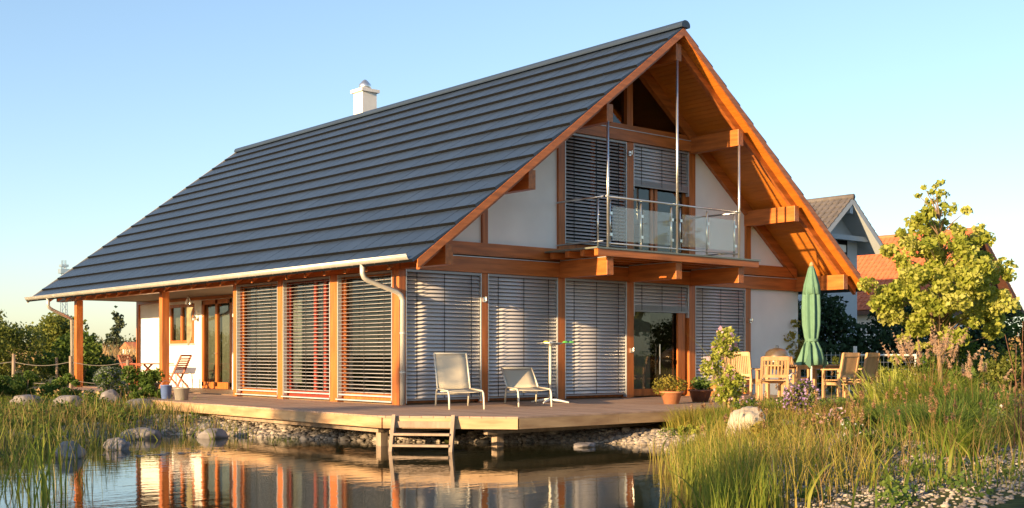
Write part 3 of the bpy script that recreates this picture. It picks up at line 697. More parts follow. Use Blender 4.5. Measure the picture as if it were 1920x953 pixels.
dining_chair((9.45, -2.2, ZD), RAD(175), 'slat', 'teak chair on the far side of the table between two armchairs')
t = thing('terrace_table', 'long teak garden table between the chairs on the terrace', 'table', (8.65, -3.12, ZD), 0)
tt = MB().box(-.9, .9, -.42, -.38, .66, .72).box(-.9, .9, .38, .42, .66, .72).build('table_frame', M['teak'], t)
for k in range(8): MB().box(-.95, .95, -.48+.12*k, -.37+.12*k, .722, .75).build('table_board', M['teak'], tt)
for sx in (-1, 1):
    for sy in (-1, 1): MB().box(sx*.85-.035, sx*.85+.035, sy*.40-.035, sy*.40+.035, 0, .66).build('leg', M['teak'], t)
# parasol
t = thing('parasol', 'closed green canvas parasol tied round its pole above the terrace table', 'parasol', (8.15, -3.60, ZD))
MB().tube([(0, 0, .05), (0, 0, 2.88)], .024, 10).build('pole', M['white'], t, True)
MB().lathe([(.03, 2.84), (.05, 2.88), (.03, 2.93), (.005, 2.95)], n=12).build('finial', M['teak'], t)
def pl(amp, n, ph=0): return lambda k, i: 1+amp*(math.cos(k*2*math.pi/48*n+ph+i*.25))+.05*math.sin(k*.9+i)
mb = MB().lathe([(.14, 2.25), (.175, 2.26), (.155, 2.45), (.10, 2.66), (.065, 2.80), (.03, 2.87)], n=48, wob=pl(.10, 8)).build('canopy_cap', M['parasol'], t, True)
can = MB().lathe([(.10, .74), (.20, .76), (.20, .90), (.165, 1.08), (.115, 1.22), (.10, 1.27), (.12, 1.36), (.155, 1.60), (.165, 1.90), (.155, 2.20), (.13, 2.40)], n=48, wob=pl(.32, 7, 1)).build('canopy', M['parasol'], t, True)
MB().lathe([(.135, 1.25), (.14, 1.27), (.14, 1.30), (.135, 1.31)], n=24).build('tie_strap', M['parasol'], can)
for a in (2.6, 3.4, 5.6):
    c, s = math.cos(a), math.sin(a); MB().add([(c*.12, s*.12, 1.25), (c*.2-s*.05, s*.2+c*.05, 1.18), (c*.36, s*.36, .78), (c*.28-s*.10, s*.28+c*.10, .66), (c*.2+s*.05, s*.2-c*.05, .9)], [(0, 1, 3, 4), (1, 2, 3)]).build('canopy_flap', M['parasol'], can)
MB().lathe([(.27, 0), (.27, .06), (.05, .08)], n=20).build('base', M['stone'], t)
# kettle barbecue
t = thing('barbecue', 'round kettle barbecue with a bronze dome lid beside the white wall', 'barbecue', (9.75, -1.5, ZD))
MB().lathe([(.06, .62), (.2, .66), (.285, .78), (.30, .86)], n=24).build('bowl', M['steeldark'], t, True)
lid = MB().lathe([(.305, .865), (.30, .93), (.26, 1.03), (.17, 1.10), (.06, 1.13), (.01, 1.135)], n=24).build('lid', mat('bronze_lid', (.30, .22, .15), .3, metal=.7), t, True)
MB().tube([(-.04, 0, 1.13), (-.04, 0, 1.18), (.04, 0, 1.18), (.04, 0, 1.13)], .012, 6).build('lid_handle', M['steeldark'], lid)
for k in range(3):
    a = k*2.094+.4; MB().tube([(.12*math.cos(a), .12*math.sin(a), .66), (.30*math.cos(a), .30*math.sin(a), 0)], .014, 6).build('leg', M['steeldark'], t)
# basket
t = thing('wicker_basket', 'low orange wicker basket standing against the house wall', 'basket', (8.75, -.55, ZD))
MB().lathe([(.20, 0), (.27, .08), (.30, .2), (.29, .30), (.25, .31), (.22, .1)], n=20).build('basket_body', mat('wicker', (.38, .16, .05), .8, var=.4, nscale=30, bump=.6), t)
MB().tube([(.26*math.cos(u), 0, .30+.22*math.sin(u)) for u in np.linspace(0, math.pi, 9)], .012, 6).build('handle', M['teak'], t)
# porch table, folding chairs, ornament, buckets
def folding_chair(loc, rz, label):
    t = thing('folding_chair', label, 'chair', loc, rz, 'folding chairs on the porch')
    for sx in (-1, 1):
        x = sx*.21
        MB().beam((x, .25, 0), (x, -.28, .95), .028, .05, (0, 1, 0)).build('long_leg', M['teakr'], t)
        MB().beam((x*.9, -.25, 0), (x*.9, .22, .46), .028, .045, (0, 1, 0)).build('short_leg', M['teakr'], t)
        MB().beam((x*1.1, .22, .66), (x*1.1, -.18, .68), .05, .022).build('armrest', M['teakr'], t)
    for k in range(6): MB().box(-.20, .20, -.20+.07*k, -.15+.07*k, .44, .46).build('seat_slat', M['teakr'], t)
    for k in range(7):
        z = .56+.05*k; y = .25-.53*z/.95; MB().box(-.20, .20, y-.008, y+.008, z, z+.036).build('back_slat', M['teakr'], t)
    MB().beam((-.22, -.28, .95), (.22, -.28, .95), .03, .05).build('top_rail', M['teakr'], t)
folding_chair((1.15, 12.35, ZD), RAD(25), 'reddish folding chair right of the porch table by the house door')
folding_chair((1.0, 15.3, ZD), RAD(-160), 'reddish folding chair left of the porch table by the corner wall')
t = thing('porch_table', 'reddish wooden folding table on the porch between two folding chairs', 'table', (.95, 13.9, ZD))
MB().box(-.45, .45, -.75, .75, .70, .73).build('table_top', M['teakr'], t)
for sy in (-.55, .55): MB().beam((-.35, sy, 0), (.35, sy, .70), .04, .05).beam((.35, sy+.03, 0), (-.35, sy+.03, .70), .04, .05).build('cross_leg', M['teakr'], t)
t = thing('hanging_ornament', 'carved wooden fish ornament hanging with metal keys under the porch roof', 'ornament', (.75, 10.85, 1.75))
fi = [(0, .0), (.07, .12), (.11, .35), (.10, .65), (.07, .85), (.13, 1.02), (-.10, 1.02), (-.045, .85), (-.06, .6), (-.05, .3), (-.03, .1)]
MB().ext(fi, 'y', -.025, .025).build('fish', mat('carved_wood', (.28, .24, .13), .7, var=.4, nscale=6), t, rot=(0, 0, RAD(-40)))
MB().tube([(0, 0, 1.0), (0, 0, 1.55)], .006, 5).build('string', M['rope'], t)
for i in range(4): MB().tube([(0, 0, 1.30), (.06*math.cos(i*1.6), .06*math.sin(i*1.6), 1.2), (.08*math.cos(i*1.6), .08*math.sin(i*1.6), 1.10)], .014, 5).build('key', M['steel'], t)
def bucket(loc, r, h, m, label):
    t = thing('bucket', label, 'bucket', loc, 0, 'buckets at the terrace corner')
    MB().lathe([(r*.78, 0), (r, h), (r*1.04, h), (r*.96, h-.01), (r*.74, .03)], n=20).build('pail', m, t, True)
    MB().tube([(r*math.cos(u), 0, h-.02+r*.9*math.sin(u)) for u in np.linspace(0, math.pi, 9)], .006, 5).build('handle', M['steel'], t)
bucket((-2.05, 5.15, ZD), .17, .26, M['zinc'], 'round galvanised zinc bucket at the terrace corner')
bucket((-1.95, 6.15, ZD), .13, .30, mat('blue_plastic', (.16, .25, .55), .4), 'blue plastic bucket beside the zinc bucket')
# ================================================================== PLANTS
def blades(base, h, w, lean, seed, seg=4, tip=.05, az=None):
    """curved tapering grass blades; base (N,3), h (N,), returns V, Q, rnd"""
    r = np.random.default_rng(seed); n = len(base); h = np.broadcast_to(h, n)*r.uniform(.65, 1.15, n)
    a = r.uniform(0, 6.283, n) if az is None else az+r.normal(0, .5, n)
    ln = np.abs(r.normal(lean, lean*.45, n)); t = np.linspace(0, 1, seg+1)
    sa_ = r.uniform(0, 6.283, n); sd = np.stack([np.cos(sa_), np.sin(sa_), np.zeros(n)], -1)
    out = np.stack([np.cos(a), np.sin(a), np.zeros(n)], -1)
    hz = ln[:, None]*(t**1.9)[None]; up = t[None]*(1-.38*ln[:, None]*t[None])
    c = base[:, None, :]+out[:, None, :]*(hz*h[:, None])[..., None]+np.array([0, 0, 1.])*(up*h[:, None])[..., None]
    ww = (w*r.uniform(.7, 1.3, n))[:, None]*(1-(1-tip)*t**1.6)[None]
    V = np.stack([c-sd[:, None]*ww[..., None]/2, c+sd[:, None]*ww[..., None]/2], 2).reshape(-1, 3)
    k = (np.arange(n)*2*(seg+1))[:, None]+np.arange(seg)[None]*2
    Q = np.stack([k, k+1, k+3, k+2], -1).reshape(-1, 4)
    return V, Q, np.repeat(r.random(n), seg)
def leaves(cent, rad, n, size, seed, shell=.5, up=.25, asp=.6):
    """n leaf quads round each ellipsoid (cent (K,3), rad (K,3))"""
    r = np.random.default_rng(seed); cent = np.asarray(cent, float); rad = np.asarray(rad, float); K = len(cent)
    wts = np.prod(rad, 1)**(2/3); k = r.choice(K, n, p=wts/wts.sum())
    d = r.normal(size=(n, 3)); d /= np.linalg.norm(d, axis=1)[:, None]
    q = (shell+(1-shell)*r.random(n)**.6)
    p = cent[k]+d*rad[k]*q[:, None]
    ax = r.normal(size=(n, 3))+d*.5+np.array([0, 0, -up]); ax /= np.linalg.norm(ax, axis=1)[:, None]
    sd = np.cross(ax, r.normal(size=(n, 3))); sd /= np.linalg.norm(sd, axis=1)[:, None]
    s = size*r.uniform(.6, 1.35, n); A = ax*s[:, None]; Bv = sd*(s*asp)[:, None]; fold = np.cross(ax, sd)*(s*.16)[:, None]
    V = np.stack([p-A*.5+fold, p+Bv*.5-A*.05, p+A*.5+fold, p-Bv*.5-A*.05], 1).reshape(-1, 3)
    Q = np.arange(n*4).reshape(-1, 4)
    tone = np.clip(.45*r.random(K)[k]+.55*r.random(n), 0, 1)
    return V, Q, tone
def merge(*parts):
    V = []; Q = []; C = []; o = 0
    for v, q, c in parts: V.append(v); Q.append(q+o); C.append(c); o += len(v)
    return np.concatenate(V), np.concatenate(Q), np.concatenate(C)
LM = dict(
  sun=leafmat('leaf_yellow_green', [(.17, .22, .03), (.32, .36, .05), (.47, .48, .10), (.58, .56, .20)], .5),
  mid=leafmat('leaf_mid_green', [(.055, .10, .018), (.11, .18, .032), (.20, .26, .05)], .45),
  dark=leafmat('leaf_dark_green', [(.014, .032, .014), (.028, .058, .020), (.05, .085, .028)], .2),
  olive=leafmat('leaf_olive', [(.075, .105, .02), (.155, .185, .036), (.26, .26, .055)], .45),
  grey=leafmat('leaf_grey', [(.10, .13, .10), (.17, .20, .17), (.26, .29, .27)], .25),
  reed=leafmat('reed_green', [(.06, .10, .015), (.12, .16, .025), (.24, .22, .05), (.34, .26, .11)], .45),
  reed2=leafmat('reed_fresh', [(.10, .15, .015), (.19, .24, .03), (.32, .32, .05)], .5),
  straw=leafmat('dry_straw', [(.24, .15, .05), (.34, .22, .08), (.42, .30, .13)], .4),
  gold=leafmat('golden_grass', [(.16, .16, .025), (.28, .24, .04), (.42, .32, .07)], .45),
  plume=leafmat('grass_plume', [(.46, .28, .17), (.56, .38, .25), (.64, .48, .34)], .5),
  purple=leafmat('aster_purple', [(.20, .11, .30), (.32, .20, .42), (.46, .33, .52)], .3),
  pink=leafmat('pink_petal', [(.50, .24, .34), (.62, .38, .48), (.70, .55, .58)], .4),
  white=leafmat('white_petal', [(.6, .6, .56), (.72, .72, .68)], .3),
  red=leafmat('red_petal', [(.45, .02, .03), (.6, .04, .04)], .3),
  far=leafmat('far_leaf', [(.05, .07, .04), (.08, .10, .05), (.12, .13, .06)], .2),
  sedhead=leafmat('seed_head', [(.20, .11, .05), (.30, .18, .09), (.40, .27, .15)], .3),
  amber=leafmat('far_reed', [(.30, .19, .08), (.40, .25, .10), (.46, .31, .15)], .3))
def gz(x, y): return float(ground_z(x, y))
def foliage(name, geo, m, parent=None, loc=None): return link(name, np_mesh(name, geo[0], geo[1], LM[m], geo[2]), parent, loc)
def blob_cluster(n, R, h, seed, base=.0, top=1.):
    r = np.random.default_rng(seed); a = r.uniform(0, 6.283, n); q = np.sqrt(r.random(n)); z = r.random(n)
    sh = np.sqrt(np.clip(1-(2*np.abs(z-.42))**2.2, .05, 1))
    c = np.stack([np.cos(a)*q*R*sh*.8, np.sin(a)*q*R*sh*.8, (base+(top-base)*z)*h], -1)
    s = r.uniform(.22, .42, n)*min(R, h*.6); return c, np.stack([s*1.1, s*1.1, s*.85], -1)
def shrub(name, label, x, y, R, h, m, leaf, n, seed, k=14, cat='shrub', group=None, flowers=None, base=.12, z=None, stems=5):
    t = thing(name, label, cat, (x, y, gz(x, y) if z is None else z), 0, group)
    c, s = blob_cluster(k, R, h, seed, base, .9)
    foliage('foliage', leaves(c, s, n, leaf, seed+1, .35), m, t)
    mb = MB(); r = random.Random(seed)
    for i in range(stems):
        e = c[i % k]; mb.tube([(r.uniform(-.08, .08)*R, r.uniform(-.08, .08)*R, -.05), (e[0]*.5, e[1]*.5, e[2]*.55), tuple(e)], [.03*h/1.5, .02*h/1.5, .006], 5)
    mb.build('stem', M['bark'], t)
    if flowers:
        fm, fs, fn, fname = flowers; tag(foliage(fname, leaves(c, s*1.06, fn, fs, seed+2, .93, asp=.9), fm, t), kind='stuff')
    return t
def tree(name, label, x, y, prof, m, leaf, n, seed, th=.07, trunk_h=1.2, k=60, cat='tree', group=None, clump=.34, z=None):
    """prof: list of (height, half width) describing the crown outline"""
    t = thing(name, label, cat, (x, y, gz(x, y)-.03 if z is None else z), 0, group); r = np.random.default_rng(seed)
    hs = np.array([p[0] for p in prof]); ws = np.array([p[1] for p in prof]); H_ = hs[-1]
    zz = r.uniform(hs[0], H_, k*4); wz = np.interp(zz, hs, ws); keep = r.random(k*4) < (wz/ws.max())**.8; zz = zz[keep][:k]; wz = wz[keep][:k]
    a = r.uniform(0, 6.283, len(zz)); q = r.random(len(zz))**.55
    C = np.stack([np.cos(a)*wz*q*.88, np.sin(a)*wz*q*.88, zz], -1); S = r.uniform(.65, 1.25, len(zz))*clump*np.clip(wz/ws.max()*1.2, .35, 1)
    C = np.concatenate([C, [[0, 0, H_-.1]]]); S = np.append(S, clump*.3)
    S3 = np.stack([S, S, S*.8], -1)
    foliage('crown', leaves(C, S3, n, leaf, seed+1, .3, asp=.75), m, t)
    mb = MB(); top = H_*.82
    pts = [(0, 0, 0), (.02, -.01, trunk_h*.5), (-.01, .02, trunk_h), (.03, 0, (trunk_h+top)/2), (0, 0, top)]
    mb.tube(pts, [th, th*.85, th*.75, th*.4, th*.1], 8); mb.build('trunk', M['bark'], t, True)
    lb = MB()
    for i in range(0, len(C)-1, 2):
        c = C[i]; z0 = max(trunk_h*.85, c[2]-.35*np.hypot(c[0], c[1])-.25); z0 = min(z0, top)
        lb.tube([(0, 0, z0), (c[0]*.5, c[1]*.5, (z0+c[2])/2+.05), tuple(c)], [th*.32, th*.2, th*.06], 5)
    lb.build('branch', M['bark'], t)
    return t

# --- the lit young tree right of the terrace
tree('young_maple_tree', 'young tree with sunlit yellow green leaves right of the terrace', 10.63, -5.14,
     [(1.2, .6), (1.5, 1.25), (2.0, 1.7), (2.8, 1.8), (3.3, 1.35), (3.8, 1.02), (4.25, .78), (4.6, .52), (4.92, .2)], 'sun', .11, 14500, 21, .062, 1.25, 165, clump=.24)
# --- shrubs behind it
shrub('dark_shrub', 'dark green shrub behind the young tree trunk', 12.6, -4.4, 1.0, 1.55, 'mid', .09, 4200, 31, 20)
shrub('dark_shrub', 'tall dark shrub right of the young tree at the picture edge', 14.6, -5.6, 1.35, 2.3, 'mid', .09, 6000, 32, 26)
shrub('dark_shrub', 'sprawling olive shrub below the right side of the young tree', 12.2, -5.9, 1.0, 1.15, 'olive', .08, 3600, 33, 18)
shrub('rounded_shrub', 'yellow green rounded shrub left of the young tree trunk', 11.3, -3.6, .65, 1.15, 'sun', .06, 2600, 34, 14)
for i in range(7):
    shrub('dwarf_thuja', ['first','second','third','fourth','fifth','sixth','seventh'][i]+' small thuja of the row right of the teak chairs', 11.1+.36*i+.05*(i % 2), -1.6-.32*i, .20, .95+.08*((i*3) % 4), 'olive', .045, 900, 40+i, 9, 'thuja', 'row of small thujas', base=.05, stems=1)
evs = [(20.2, 8.8, 2.4, 4.0), (22.6, 6.6, 2.2, 3.5), (25.2, 4.6, 2.2, 3.3), (27.6, 2.8, 2.1, 3.1), (30.5, .6, 2.2, 2.9)]
evl = ['dark evergreen tree nearest the house corner behind the terrace', 'dark evergreen tree second from the house corner', 'dark evergreen tree behind the closed parasol and teak chairs', 'dark evergreen tree behind the young tree crown', 'dark evergreen tree farthest right of the evergreen row']
for i, (x, y, R, h) in enumerate(evs):
    tree('evergreen_tree', evl[i], x, y, [(.1, R*.8), (.9, R), (h*.6, R*.8), (h*.85, R*.5), (h, R*.1)], 'dark', .16, 9000, 60+i, .12, .4, 90, group='evergreens behind the terrace', clump=.6)
tree('autumn_sapling', 'small sapling with golden leaves behind the closed parasol', 12.6, .2, [(1.0, .3), (1.4, .62), (1.9, .55), (2.3, .12)], 'gold', .12, 520, 70, .03, .9, 18, clump=.22)
# --- bare thin tree at the right edge
t = thing('thin_birch', 'thin sparse tree with small leaves at the right picture edge', 'tree', (13.9, -7.6, gz(13.9, -7.6)))
mb = MB(); r = random.Random(5); tips = []
mb.tube([(0, 0, 0), (.05, 0, 1.5), (0, .05, 3.0), (.05, 0, 4.3)], [.05, .04, .02, .006], 7)
for i in range(26):
    z = 1.2+3.0*r.random(); a = r.uniform(0, 6.28); l = r.uniform(.4, 1.0)*(1.2-z/6); e = (l*math.cos(a), l*math.sin(a), z+l*.7)
    mb.tube([(0.02, 0, z), (e[0]*.5, e[1]*.5, z+l*.3), e], [.012, .008, .003], 4); tips += [e, (e[0]*.7, e[1]*.7, z+l*.45)]
mb.build('trunk', M['bark'], t); foliage('crown', leaves(tips, np.full((len(tips), 3), .16), 420, .06, 71, .2), 'mid', t)

# --- flowering shrub with stake at the terrace edge
t = shrub('flowering_mallow', 'tall bushy mallow with pink flowers tied to a stake before the glass door', 3.55, -5.05, .40, 1.82, 'sun', .07, 2700, 80, 34, 'shrub', flowers=('pink', .085, 110, 'flowers'), base=.22, z=gz(3.55, -5.05)-.05)
foliage('sprays', merge(blades(np.tile([[0, 0, .5]], (26, 1))+np.random.default_rng(3).normal(0, .1, (26, 3)), 1.15, .012, .35, 81)), 'olive', t)
MB().tube([(-.05, -.12, 0), (-.05, -.12, 1.05)], .022, 7).build('stake', M['teak'], t)
# --- pots
def pot(x, y, r, h, m, label, geo, gm):
    t = thing('plant_pot', label, 'potted plant', (x, y, ZD), 0, 'pots on the terrace')
    MB().lathe([(r*.66, 0), (r*.95, h*.85), (r*1.08, h*.86), (r*1.08, h), (r*.92, h), (r*.88, h*.9), (.01, h*.88)], n=24).build('pot', m, t, True)
    tag(foliage('plant', geo, gm, t), kind='stuff')
pot(4.45, -2.95, .22, .25, M['terra'], 'wide terracotta pot with feathery yellowish plant by the sliding door', leaves([(-.12, 0, .42), (.12, .1, .40), (.05, -.12, .36), (.24, 0, .36), (-.24, .1, .34)], np.full((5, 3), .17), 900, .05, 90, .1), 'gold')
pot(5.55, -2.75, .24, .26, mat('brown_pot', (.16, .06, .03), .7), 'dark brown pot with low green plant right of the terracotta pot', leaves([(-.1, 0, .36), (.15, .05, .36), (0, -.12, .33)], np.full((3, 3), .17), 600, .06, 91, .1), 'mid')
pot(-.95, 9.35, .24, .28, mat('slate_pot', (.06, .06, .06), .8), 'dark tub with bushy green plant before the porch post', leaves([(0, 0, .42), (.15, .1, .40), (-.15, -.1, .40), (.1, -.15, .46)], np.full((4, 3), .19), 900, .08, 92, .1), 'mid')

# --- right bank: grasses (uncountable), reeds, clumps
def bank(n, x0, x1, y0, y1, d0, d1, seed, ex=None): return scatter(n, x0, x1, y0, y1, d0, d1, seed, ex)
offdeck = lambda x, y: ~((y > -4.8) & (x > -1.2))
g1 = blades(bank(4600, .6, 5.6, -8.3, -4.85, .65, 4, 101, offdeck), .28, .010, .45, 102)
g2 = blades(bank(1800, 1.6, 4.6, -6.3, -4.9, .7, 4, 103, offdeck), .40, .010, .4, 104)
foliage('long_grass', merge(g1), 'gold'); tag(bpy.data.objects['long_grass'], 'golden long grass covering the sunlit mound on the right bank', 'grass', kind='stuff')
o = foliage('long_grass', merge(g2), 'reed2'); tag(o, 'fresh green long grass around the foot of the pink flowering shrub', 'grass', kind='stuff')
def hd_(b, n_, f_): return np.interp(b[:, 1], [-11, -7.5], [n_, f_])
b_ = bank(2000, -5.5, 2.5, -12.5, -6.6, -.06, .6, 111); r1 = blades(b_, hd_(b_, .54, .26), .011, .22, 112)
b_ = bank(1300, -4.8, 2.6, -12.5, -6.6, .25, 1.7, 113); r2 = blades(b_, hd_(b_, .55, .26), .010, .35, 114)
b_ = bank(300, -4.6, 1.0, -12.5, -6.8, -.35, .7, 115); r3 = blades(b_, hd_(b_, .80, .42), .012, .25, 116)
o = foliage('pond_reeds', merge(r1), 'reed2'); tag(o, 'fresh green reeds standing in the shallows along the right shore', 'reeds', kind='stuff')
o = foliage('pond_reeds', merge(r2, r3), 'gold'); tag(o, 'yellowish rushes on the right bank behind the fresh reeds', 'reeds', kind='stuff')
gg = blades(bank(3600, -3.6, 7.5, -14.5, -7.6, 1.3, 6.5, 117, lambda x, y: wob(x*.8, y*.8) > -.35), .20, .013, .6, 118)
o = foliage('meadow_grass', merge(gg), 'reed'); tag(o, 'green meadow grass covering the right foreground', 'grass', kind='stuff')
# fountain grass, iris, sedge clumps
def clump(name, label, x, y, n, h, w, lean, R, m, seed, cat='ornamental grass', plumes=None, z=None):
    t = thing(name, label, cat, (x, y, gz(x, y) if z is None else z)); r = np.random.default_rng(seed)
    b = np.stack([r.normal(0, R*.45, n), r.normal(0, R*.45, n), np.zeros(n)], -1); az = np.arctan2(b[:, 1], b[:, 0])
    foliage('blades', blades(b, h, w, lean, seed+1, 5, az=az), m, t)
    if plumes:
        k, ph, pl_ = plumes; a = r.uniform(0, 6.283, k); ln = r.uniform(.05, .55, k); V = []; C = []; S = []
        mb = MB()
        for i in range(k):
            e = np.array([math.cos(a[i])*ln[i]*ph, math.sin(a[i])*ln[i]*ph, ph*(1-.25*ln[i])*r.uniform(.8, 1.1)])
            mb.tube([(0, 0, .1), tuple(e*.6+[0, 0, .1]), tuple(e)], [.004, .003, .002], 3, False)
            d = e/np.linalg.norm(e); 
            for s in np.linspace(0, pl_, 6): C.append(e+d*s); S.append([.032*(1.15-s/pl_)]*3)
        mb.build('stalks', LM['straw'], t); foliage('plumes', leaves(C, S, k*90, .050, seed+3, .0, asp=.22), 'plume', t)
    return t
clump('fountain_grass', 'large arching fountain grass with tall feathery pink plumes', 4.7, -8.35, 1500, 1.0, .012, .75, .50, 'reed2', 130, plumes=(34, 1.32, .30))
clump('fountain_grass', 'arching green grass clump right of the plumed fountain grass', 4.0, -9.5, 1600, .80, .014, .8, .55, 'mid', 134, plumes=(10, .95, .2))
clump('iris_clump', 'bright yellow green clump of broad sword leaves before the terrace end', 5.25, -7.25, 150, .88, .045, .36, .50, 'sun', 138, 'iris')
clump('sedge_tussock', 'low sedge tussock before the sword leaved clump', 3.2, -8.6, 900, .5, .012, .7, .4, 'mid', 142)
clump('sedge_tussock', 'shaggy green tussock in the right foreground above the gravel', 1.4, -10.4, 1300, .62, .013, .7, .5, 'mid', 146)
clump('sedge_tussock', 'small grass tuft growing in the right foreground gravel', -.6, -11.8, 420, .45, .010, .5, .25, 'reed2', 150)
clump('sedge_tussock', 'dark green tuft at the right picture edge', 1.2, -12.0, 900, .6, .010, .6, .45, 'reed', 152)
clump('sedge_tussock', 'bright grass tuft on the bank directly left of the pink flowering shrub', 2.35, -5.35, 600, .48, .010, .5, .3, 'gold', 154)
clump('sedge_tussock', 'green grass tuft on the gravel under the left terrace edge', -2.72, -.35, 320, .34, .010, .55, .22, 'reed2', 156)
shrub('aster_bush', 'bushy aster covered with purple flowers right of the pale boulder', 3.0, -7.15, .50, .62, 'olive', .05, 1500, 160, 12, 'aster', flowers=('purple', .042, 620, 'flowers'), base=.2)
shrub('aster_bush', 'small low aster with a few pale purple flowers behind the boulder', 2.5, -6.4, .42, .42, 'mid', .05, 1000, 162, 9, 'aster', flowers=('purple', .04, 60, 'flowers'), base=.2)
shrub('stonecrop', 'low rounded pale stonecrop cushion before the terrace end', 3.9, -7.75, .36, .30, 'sun', .045, 1300, 164, 9, 'stonecrop', base=.2)
shrub('red_geranium', 'plant with bright red flowers beside the young tree trunk', 8.9, -6.0, .38, .62, 'mid', .06, 700, 166, 8, 'geranium', flowers=('red', .09, 70, 'flowers'), base=.2)
shrub('daisy_plant', 'green plant with small white daisies at the right', 3.3, -10.2, .50, .42, 'mid', .06, 1200, 168, 9, 'daisy', flowers=('white', .06, 28, 'flowers'), base=.2)
t = thing('tall_stems', 'tall reddish brown flower stems at the right picture edge', 'stems', (.55, -12.05, gz(.55, -12.05)))
mb = MB(); r = random.Random(9)
for i in range(14):
    x, y = r.gauss(0, .18), r.gauss(0, .18); h = r.uniform(.8, 1.5); mb.tube([(x, y, 0), (x+r.gauss(0, .04), y, h*.5), (x+r.gauss(0, .10), y+r.gauss(0, .1), h)], [.007, .006, .003], 4)
mb.build('stem', mat('red_stem', (.16, .07, .04), .8), t)
foliage('leaves', leaves([(r.gauss(0, .2), r.gauss(0, .2), z) for z in np.linspace(.2, 1.2, 14)], np.full((14, 3), .12), 360, .05, 170, .1), 'straw', t)
# dead stalks and darker undergrowth around the terrace end
o = foliage('undergrowth', leaves(np.concatenate([bank(90, 4.2, 10.4, -6.8, -4.95, .5, 9, 172, offdeck)+[0, 0, .1], bank(60, 6, 14, -8.6, -5.2, .5, 15, 173, offdeck)+[0, 0, .12]]), np.full((150, 3), .24), 9000, .06, 174, .1), 'mid'); tag(o, 'dark leafy ground cover before the terrace end', 'ground cover', kind='stuff')

# --- left shore: reeds
Lr = blades(bank(430, -10.2, -4.6, -7.6, 1.6, -1.1, .5, 201), .62, .013, .30, 202)
Ls = blades(bank(2300, -8.6, -2.6, .2, 6.2, -.25, 2.6, 203, offdeck), .36, .013, .42, 204)
Lb = blades(bank(320, -7.6, -2.9, 1.2, 6.5, -.2, 2.5, 205, offdeck), .56, .011, .30, 206)
lw_ = lambda x, y: x < -5.6+(y+.4)*.47
Lf = blades(bank(90, -9.9, -8.3, -7.6, -3.6, -6, .6, 207, lw_), 1.0, .022, .28, 208)
Lw = blades(bank(240, -9.6, -5.4, -7.2, 0, -6, .3, 209, lw_), .66, .011, .35, 210)
o = foliage('pond_reeds', merge(Lr, Lw), 'reed'); tag(o, 'mixed green and brown reeds in the shallow water at the left', 'reeds', kind='stuff')
o = foliage('pond_reeds', merge(Ls), 'reed'); tag(o, 'sedge growing along the shore below the garden stone edging', 'reeds', kind='stuff')
o = foliage('pond_reeds', merge(Lb), 'straw'); tag(o, 'dry straw coloured stalks among the left shore sedge', 'reeds', kind='stuff')
o = foliage('pond_reeds', merge(Lf), 'reed2'); tag(o, 'tall broad cattail leaves in the lower left corner', 'reeds', kind='stuff')
# floating leaves
mb = MB(); r = random.Random(12)
for i in range(60):
    x, y = r.uniform(-6.4, -4.4), r.uniform(-2.6, -.4); s = r.uniform(.02, .05); a = r.uniform(0, 6.28)
    if r.random() < .6: x, y = -5.3+r.gauss(0, .5), -1.75+r.gauss(0, .08)
    mb.add([(x+s*1.6*math.cos(a), y+s*1.6*math.sin(a), .004), (x-s*math.sin(a), y+s*math.cos(a), .006), (x-s*1.6*math.cos(a), y-s*1.6*math.sin(a), .004), (x+s*math.sin(a), y-s*math.cos(a), .007)], [(0, 1, 2, 3)])
o = mb.build('floating_leaves', M['stone']); tag(o, 'drift of floating leaves on the water at the left', 'leaves', kind='stuff')
# --- left garden
shrub('lavender_bush', 'round grey bush with pale blossoms left of the porch', -2.45, 8.15, .72, .85, 'mid', .06, 2600, 211, 14, flowers=('grey', .045, 1500, 'blossoms'), base=.15)
pls = [(-4.9, 9.4, .8, .75, 'green perennial clump at the left edge behind the stone edging'), (-4.0, 9.1, .75, .7, 'green perennial clump behind the second edging block'), (-3.2, 8.9, .65, .65, 'low green perennial clump left of the grey bush'),
       (-1.75, 7.6, .6, .62, 'low green perennial clump right of the grey bush'), (-2.2, 6.5, .55, .5, 'low green plant below the grey bush near the terrace corner'), (-1.3, 9.8, .6, .9, 'leafy green plant at the foot of the porch deck')]
for i, (x, y, R, h, lb) in enumerate(pls): shrub('perennial', lb, x, y, R, h, 'mid', .075, 1700, 220+i, 11, 'perennial', 'perennials in the left garden', base=.1)
gl = blades(bank(3800, -9, -1.4, 4.5, 15, 1.2, 30, 231, lambda x, y: x < -1.3), .32, .014, .5, 232)
o = foliage('garden_grass', merge(gl), 'reed2'); tag(o, 'uneven green grass filling the left garden', 'grass', kind='stuff')
# fence
F_ = thing('rope_fence', 'garden fence of weathered posts with two ropes left of the porch', 'fence')
fp = [(-5.0, 15.0), (-2.9, 13.55), (-1.75, 12.55), (-.55, 11.75), (.3, 19.5), (1.2, 20.6), (2.2, 21.6)]
for i, (x, y) in enumerate(fp):
    z = gz(x, y); MB().tube([(x, y, z-.1), (x+.01, y, z+.5), (x+.02*(i % 2), y, z+1.05+.05*(i % 3))], .045, 8).build('fence_post', M['post'], F_, True)
for a, b in zip(fp[:3], fp[1:4]):
    for hh in (.92, .45):
        pts = [(a[0]+(b[0]-a[0])*s, a[1]+(b[1]-a[1])*s, .40+hh-.10*math.sin(math.pi*s)) for s in np.linspace(0, 1, 9)]
        MB().tube(pts, .008, 5, False).build('rope', M['rope'], F_)
